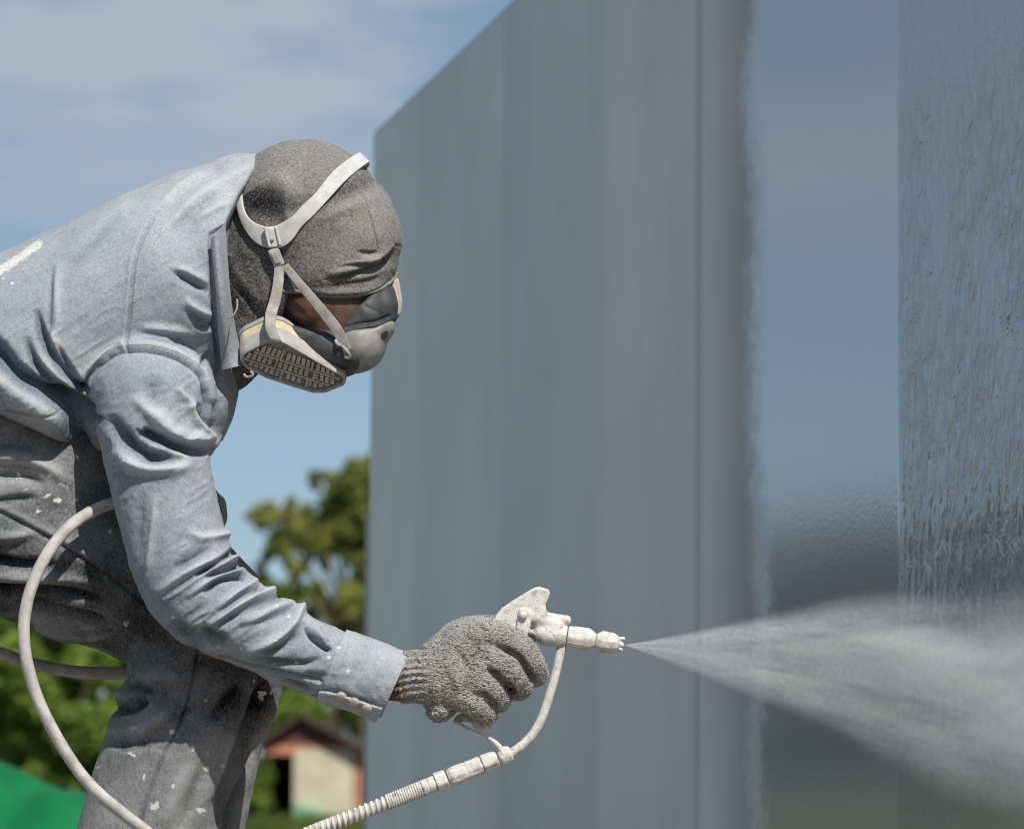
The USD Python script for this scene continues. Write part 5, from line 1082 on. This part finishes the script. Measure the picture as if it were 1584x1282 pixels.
mesh('rivet', turned((420, 370, zc - 6), (420, 371, zc - 12), [(0, 4.2), (0.5, 4.2), (0.85, 3.2), (1, 1.5)], 16), shell_look, CRADLE, space='body')
for ln_ in ([(391, 359), (396, 357)], [(393, 364), (398, 372)], [(398, 372), (404, 370), (402, 362)]):
    q_ = hood_z(ln_, 7.0); mesh('raised_mark', sweep(q_, 0.8, 6, 8), cradle_look, CRADLE, space='body')
clip = plate('clip', [(413, 387), (431, 383), (441, 409), (424, 414)], zc - 1, 7, strap_look, 1.6)
plate('clip_window', [(417, 391), (429, 388), (436, 407), (425, 410)], zc - 6.5, 4, strap_look, 1.4, clip)
s1 = [(421, 412, 14), (430, 414, 14)]
a_ = hood_z([(424, 410), (423, 430), (420, 450), (415, 470), (410, 490)], 8); a_[:, 2] = [zc - 2, zc - 6, zc - 10, zc - 12, 84]
a_ = np.vstack([a_, [410, 505, 72], [418, 524, 70], [428, 529, 90]])
b_ = np.array([(439, 410), (439, 430), (437, 450), (433, 470), (428, 488), (426, 505), (434, 524), (437, 530)], float); b_ = np.c_[b_, a_[:, 2]]
mesh('strap', ribbon(a_, b_, 3.2, 50), strap_look, mask, space='body', smooth=50)
a_ = np.array([(436, 414, zc - 3), (462, 447, zc - 6), (490, 482, zc - 4), (516, 518, zc + 2), (532, 546, zc + 10)]); b_ = np.array([(446, 408, zc - 3), (476, 443, zc - 8), (505, 476, zc - 6), (531, 510, zc + 0), (543, 538, zc + 8)])
mesh('strap', ribbon(a_, b_, 3.2, 50), strap_look, mask, space='body', smooth=50)
mesh('hook', sweep([(530, 536, zc + 2), (540, 548, zc - 2), (541, 553, zc + 4), (533, 552, zc + 8)], 2.4, 10, 16), snap_metal, mask, space='body')
mesh('hook', sweep([(519, 526, zc + 2), (523, 533, zc - 1), (527, 534, zc + 4)], 2.6, 10, 12), snap_metal, mask, space='body')
mesh('drawcord', sweep([(352, 492, 66), (360, 489, 60), (366, 478, 60), (366, 463, 66)], 1.5, 8, 24), strap_look, SHIRT, space='body')
mesh('neck_strap', sweep([(378, 578, 120), (386, 583, 112), (391, 580, 108), (388, 575, 112)], 2.2, 8, 16), strap_look, mask, space='body')

# ------------------------------------------------------------------ spray gun
gun = thing('spray_gun', 'paint-crusted white airless spray gun gripped in the gloved hand', 'spray gun', P(np.array([830, 985, 34.0])))
GZ = 36.0
bg_ = Field((690, 895, GZ - 40), (900, 1140, GZ + 40), 1.7)
bg_.prism([(752, 985), (757, 967), (765, 954), (775, 941), (794, 928), (825, 909), (834, 907), (848, 911), (851, 917), (849, 925), (844, 935), (846, 949), (836, 957), (820, 962), (813, 985), (800, 1000)], GZ - 15, GZ + 15, 3.5)
bg_.tube([(836, 958, GZ, 14, 15), (862, 968, GZ, 13, 15)], 6)
bg_.tube([(838, 953, GZ - 2, 7.5), (876, 959, GZ - 2, 8)], 3)
bg_.tube([(839, 979, GZ, 15, 16), (845, 981, GZ, 17, 18), (862, 983, GZ, 17, 17)], 6)
bg_.tube([(800, 975, GZ, 22, 14), (775, 1050, GZ + 2, 21, 14), (745, 1118, GZ + 4, 17, 14)], 8)
bg_.prism([(840, 937), (856, 920), (858, 934), (848, 946)], GZ - 8, GZ + 8, 2, 2, cut=True)
gv_, gf_ = bg_.out(0.5, 1, 1)
gv_ = gv_ + normals_of(gv_, gf_) * (0.6 * (meshkit.fbm(gv_ * 0.12, 3, 12) - 0.5) * 2)[:, None]
mesh('gun_body', (gv_, gf_), crust, gun, space='body')
GB = gun.GetChild('gun_body')
tp_ = Field((785, 935, GZ - 40), (850, 1060, GZ + 40), 1.7)
tp_.prism([(803, 940), (812, 938), (822, 946), (824, 955), (818, 975), (813, 1000), (800, 1000), (798, 970)], GZ - 23, GZ + 23, 2)
tv_, tf_ = tp_.out(0.7, 1, 1); mesh('trigger', (tv_ + normals_of(tv_, tf_) * (0.8 * (meshkit.fbm(tv_ * 0.12, 2, 14) - 0.5) * 2)[:, None], tf_), crust, gun, space='body')
mesh('pivot_bolt', turned((809, 951, GZ - 18), (809.6, 951.6, GZ - 30), [(0, 6.6), (0.5, 6.8), (0.85, 6.0), (1, 3.5)], 20), crust, gun, space='body')
mesh('needle_housing', sweep([(814, 972, GZ + 2), (828, 982, GZ)], [6, 5], 10, 10), dark_gap, gun, space='body'); mesh('needle_pin', sweep([(815, 977, GZ - 12), (826, 980, GZ - 10), (829, 984, GZ - 6)], 2.6, 8, 12), snap_metal, gun, space='body')
mesh('safety_lever', sweep([(818, 985, GZ - 6), (826, 990, GZ - 6), (828, 998, GZ - 2)], [3.5, 2.5, 1.5], 8, 12), dark_gap, gun, space='body')
AX = np.array([760.0, 115.0]) / 6.092
def on_axis(x): return np.array([740 + x / 6.092, 890 + (535 + (x - 590) * 0.1513) / 6.092, GZ])
def lumpy(vf, amp, seed, sub=2):
    v, f = vf
    for _ in range(sub): v, f = subdivide(v, f)
    return taubin(v + normals_of(v, f) * (amp * (meshkit.fbm(v * 0.11, 3, seed) - 0.5) * 2)[:, None], f, 1), f
mesh('collar', lumpy(turned(on_axis(690), on_axis(832), [(0, 15), (0.04, 17.5), (0.5, 18), (0.93, 17), (1, 15)], 24), 0.9, 21), crust, gun, space='body')
mesh('nozzle_nut', lumpy(turned(on_axis(836), on_axis(1106), [(0, 14), (0.03, 17), (0.3, 18), (0.72, 18), (0.86, 15), (1, 10.5)], 9), 1.0, 22), crust, gun, space='body')
mesh('tip_guard', lumpy(turned(on_axis(1108), on_axis(1330), [(0, 10.5), (0.05, 13), (0.25, 17), (0.7, 16.5), (0.9, 13), (1, 9)], 10), 1.0, 23), crust, gun, space='body')
mesh('tip', turned(on_axis(1300), on_axis(1372), [(0, 6), (0.6, 5.2), (0.9, 3.2), (1, 1.4)], 14), crust, gun, space='body')
for dv in (-1, 1):
    p0 = on_axis(1320) + [0, 7.5 * dv, 0]; mesh('guard_prong', lumpy(sweep([p0, p0 + [4, 1.0 * dv, 0], p0 + [8 - 2 * dv, 1 + 1.5 * dv, 0]], [3.4, 3.2, 2.0], 8, 10), 0.5, 24, 1), crust, gun, space='body')
mesh('fluid_tube', lumpy(sweep([(873, 990, GZ), (868, 1004, GZ), (860, 1040, GZ), (850, 1074, GZ), (839, 1108, GZ), (822, 1138, GZ), (796, 1161, GZ - 2), (778, 1172, GZ - 4)], 7.2, 16, 60), 0.5, 25, 1), crust, gun, space='body')
mesh('trigger_guard', lumpy(sweep([(706, 1116, GZ - 8), (735, 1132, GZ - 10), (768, 1150, GZ - 10), (778, 1166, GZ - 12)], [3.4, 3.2, 3.4, 5], 10, 40), 0.5, 26, 1), crust, gun, space='body')
slab('handle_heel', [(722, 1098), (762, 1098), (758, 1130), (750, 1124), (722, 1116), (700, 1118), (704, 1108)], GZ - 6, GZ + 18, grille_look, 3, gun)
HA, HB = np.array([792.0, 1164, GZ - 2]), np.array([497.0, 1281, GZ - 14]); HL = lambda t: HA + (HB - HA) * t
mesh('clamp', lumpy(turned(HL(0.0), HL(0.07), [(0, 9), (0.15, 13), (0.5, 15), (0.85, 14), (1, 10)], 16), 1.0, 27), crust, gun, space='body')
mesh('swivel_nut', lumpy(turned(HL(0.075), HL(0.155), [(0, 12), (0.06, 15), (0.94, 15.5), (1, 12)], 6), 0.8, 28), crust, gun, space='body')
mesh('swivel_body', lumpy(turned(HL(0.157), HL(0.335), [(0, 12), (0.04, 15.5), (0.42, 15), (0.45, 14.2), (0.5, 15), (0.9, 16), (1, 12)], 10), 1.2, 29), crust, gun, space='body')

# ------------------------------------------------------------------ paint hose: from the gun, below the picture, round over the thigh and away behind the leg
hose = thing('paint_hose', 'long pale grey paint hose looping over the thigh to the spray gun', 'hose', P(np.array([300, 1290, 20.0])))
mesh('hose_nut', lumpy(turned(HL(0.34), HL(0.40), [(0, 12), (0.06, 16), (0.94, 16.5), (1, 12)], 6), 0.7, 31), crust, hose, space='body')
mesh('hose_ferrule', lumpy(turned(HL(0.40), HL(0.47), [(0, 12.5), (0.48, 13), (0.52, 11.5), (0.56, 13), (1, 12.5)], 18), 0.7, 32), crust, hose, space='body')
def coil(t0, t1, r, wire, pitch):
    a, b = HL(t0), HL(t1); L = np.linalg.norm(b - a); ax = (b - a) / L; n1 = np.cross(ax, [0, 0, 1.0]); n1 /= np.linalg.norm(n1); n2 = np.cross(n1, ax)
    k = int(L / pitch * 20); s_ = np.linspace(0, L, k); ph = s_ / pitch * 2 * np.pi
    return sweep(a + ax * s_[:, None] + r * (np.cos(ph)[:, None] * n1 + np.sin(ph)[:, None] * n2), wire, 7, k)
mesh('guard_spring', join(coil(0.47, 0.655, 11.0, 2.0, 3.9), turned(HL(0.46), HL(0.66), [(0, 10), (1, 10)], 16)), crust, hose, space='body')
mesh('guard_spring', coil(0.655, 1.12, 9.2, 2.9, 9.2), crust, hose, space='body')
e_ = HL(1.12); hp_ = [HL(0.62), HL(0.8), e_, (400, 1330, 16), (330, 1345, 6), (262, 1312, -8), (200, 1265, -16), (140, 1214, -20), (94, 1150, -18), (60, 1084, -12), (41, 1020, -6), (37, 965, 2), (48, 910, 14), (70, 862, 28), (104, 818, 48), (142, 791, 66), (182, 776, 80), (214, 770, 94), (246, 772, 140), (272, 800, 230), (270, 880, 318), (262, 980, 350), (225, 1034, 356), (180, 1041, 356), (120, 1039, 348), (60, 1029, 320), (18, 1016, 260), (-30, 998, 190), (-100, 985, 150), (-200, 1060, 130), (-290, 1260, 140), (-340, 1500, 160), (-420, 1690, 200), (-620, 1735, 300), (-900, 1738, 420)]
mesh('hose', sweep(hp_, 9.6, 18, 420), hose_look, hose, space='body')

# ------------------------------------------------------------------ the fan of paint mist
tipw = P(on_axis(1372))
n_fan = 40; s_ = np.linspace(0, 1, n_fan)
u_ = 965 + s_ * 672
top_ = np.interp(u_, [965, 1080, 1200, 1320, 1430, 1520, 1725], [997, 972, 950, 930, 912, 916, 930]); bot_ = np.interp(u_, [965, 1080, 1200, 1320, 1430, 1584, 1725], [1001, 1066, 1124, 1165, 1192, 1222, 1240])
wall_t_ = W0 + 0 * tipw
rings_ = []
for k in range(n_fan):
    mid, half = (top_[k] + bot_[k]) / 2, (bot_[k] - top_[k]) / 2 * (1.15 + 0.0012 * (u_[k] - 965)) + 0.6
    dep = 4 + 0.11 * (u_[k] - 965)
    th = np.arange(28) * 2 * np.pi / 28
    rings_.append(np.c_[np.full(28, u_[k]), mid + half * np.cos(th), GZ - 0.05 * (u_[k] - 965) + dep * np.sin(th)])
V = P(np.vstack(rings_)); 
lim = (V - W0) @ WN; V = V + WN * np.where(lim < 0.012, 0.012 - lim, 0)[:, None]
i, j = np.meshgrid(np.arange(n_fan - 1), np.arange(28), indexing='ij'); i, j = i.ravel(), j.ravel(); k = (j + 1) % 28
q = np.stack([i * 28 + j, i * 28 + k, (i + 1) * 28 + k, (i + 1) * 28 + j], 1); f = np.vstack([q[:, [0, 1, 2]], q[:, [0, 2, 3]]])
V = np.vstack([V, V[:28].mean(0), V[-28:].mean(0)]); j = np.arange(28); k = (j + 1) % 28
f = np.vstack([f, np.stack([np.full(28, len(V) - 2), k, j], 1), np.stack([np.full(28, len(V) - 1), (n_fan - 1) * 28 + j, (n_fan - 1) * 28 + k], 1)])
if trimesh.Trimesh(V, f, process=False).volume < 0: f = f[:, ::-1]
# direction from the tip decides the streaks; distance thins the mist
pa, pb = P(np.array([1430.0, 912, GZ])) - tipw, P(np.array([1300.0, 1160.0, GZ])) - tipw
a0 = math.atan2(pb[2], pb[0]); a1 = math.atan2(pa[2], pa[0])
mist = M('mist', {'g': ('geometry', {}), 'd': ('vector_math', {'math_type': 'subtract', 'vector2': tuple(map(float, tipw))}), 'len': ('vector_math', {'math_type': 'length'}), 'nrm': ('vector_math', {'math_type': 'normalize'}),
    'xyz': ('separate_xyz', {}), 'ang': ('math', {'math_type': 'arctan2'}), 'af': ('map_range', {'from_min': a0 + 0.06, 'from_max': a1 + 0.015, 'to_min': 0.0, 'to_max': 1.0}),
    'wob': ('noise_texture', {'scale': 7.0, 'detail': 3.0}), 'wobr': ('math', {'math_type': 'multiply_add', 'value2': 1.0, 'value3': -0.5}), 'wobl': ('math', {'math_type': 'multiply'}), 'wobs': ('math', {'math_type': 'multiply', 'value2': 0.75}), 'af2': ('math', {'math_type': 'add'}), 'e1': ('map_range', {'range_type': 'smoothstep', 'from_min': 0.0, 'from_max': 0.20, 'to_min': 0.0, 'to_max': 1.0}), 'e2': ('map_range', {'range_type': 'smoothstep', 'from_min': 0.80, 'from_max': 1.0, 'to_min': 1.0, 'to_max': 0.0}),
    'cv': ('combine_xyz', {'z': 0.0}), 'am': ('math', {'math_type': 'multiply', 'value2': 3.6}), 'lm': ('math', {'math_type': 'multiply', 'value2': 4.5}), 'n': ('noise_texture', {'scale': 1.0, 'detail': 5.0, 'roughness': 0.6, 'distortion': 0.3}),
    'nr': ('map_range', {'from_min': 0.3, 'from_max': 0.75, 'to_min': 0.35, 'to_max': 1.6, 'clamp': True}),
    'fall': ('math', {'math_type': 'divide', 'value1': 0.55}), 'la': ('math', {'math_type': 'add', 'value2': 0.03}), 'm1': ('math', {'math_type': 'multiply'}), 'm2': ('math', {'math_type': 'multiply'}), 'm3': ('math', {'math_type': 'multiply'}), 'm4': ('math', {'math_type': 'multiply', 'value2': 8.0}),
    'drop': ('map_range', {'range_type': 'smoothstep', 'from_min': 0.22, 'from_max': 0.56, 'to_min': 0.0, 'to_max': 0.30}), 'f1': ('math', {'math_type': 'multiply', 'value2': -0.26}), 'f2': ('math', {'math_type': 'multiply_add', 'value2': 0.42, 'value3': 0.18}), 'f3': ('math', {'math_type': 'multiply_add', 'value2': -0.42, 'value3': 0.84}), 'f4': ('math', {'math_type': 'multiply_add', 'value2': 0.42, 'value3': 1.0}), 'gr': ('noise_texture', {'scale': 190.0, 'detail': 2.0}), 'grr': ('map_range', {'from_min': 0.3, 'from_max': 0.7, 'to_min': 0.55, 'to_max': 1.45}), 'm5': ('math', {'math_type': 'multiply'}), 'af3': ('math', {'math_type': 'add'}),
    'vol': ('principled_volume', {'color': (0.97, 0.97, 0.97), 'anisotropy': -0.25})},
    [('g.position', 'd.vector1'), ('d.vector', 'len.vector1'), ('d.vector', 'xyz.vector'), ('xyz.z', 'ang.value1'), ('xyz.x', 'ang.value2'), ('ang.value', 'af.value'), ('g.position', 'wob.vector'), ('wob.fac', 'wobr.value1'), ('wobr.value', 'wobl.value1'), ('len.value', 'wobl.value2'), ('wobl.value', 'wobs.value1'), ('af.result', 'af2.value1'), ('wobs.value', 'af2.value2'), ('af2.value', 'e1.value'), ('len.value', 'drop.value'), ('af2.value', 'af3.value1'), ('drop.result', 'af3.value2'), ('af3.value', 'e2.value'),
     ('af.result', 'am.value1'), ('len.value', 'lm.value1'), ('am.value', 'cv.x'), ('lm.value', 'cv.y'), ('cv.vector', 'n.vector'), ('n.fac', 'nr.value'), ('len.value', 'la.value1'), ('la.value', 'fall.value2'),
     ('e1.result', 'm1.value1'), ('e2.result', 'm1.value2'), ('m1.value', 'm2.value1'), ('nr.result', 'm2.value2'), ('m2.value', 'm3.value1'), ('fall.value', 'm3.value2'), ('m3.value', 'm4.value1'), ('g.position', 'gr.vector'), ('gr.fac', 'grr.value'), ('m4.value', 'm5.value1'), ('grr.result', 'm5.value2'), ('m5.value', 'vol.density'), ('len.value', 'f1.value1'), ('len.value', 'f2.value1'), ('len.value', 'f3.value1'), ('len.value', 'f4.value1'), ('f1.value', 'e1.from_min'), ('f2.value', 'e1.from_max'), ('f3.value', 'e2.from_min'), ('f4.value', 'e2.from_max')], surface=None, volume='vol.volume')
mesh('paint_mist', (V, f), mist, smooth=False, label='white fan of paint mist blowing from the spray tip to the wall', category='mist', kind='stuff')
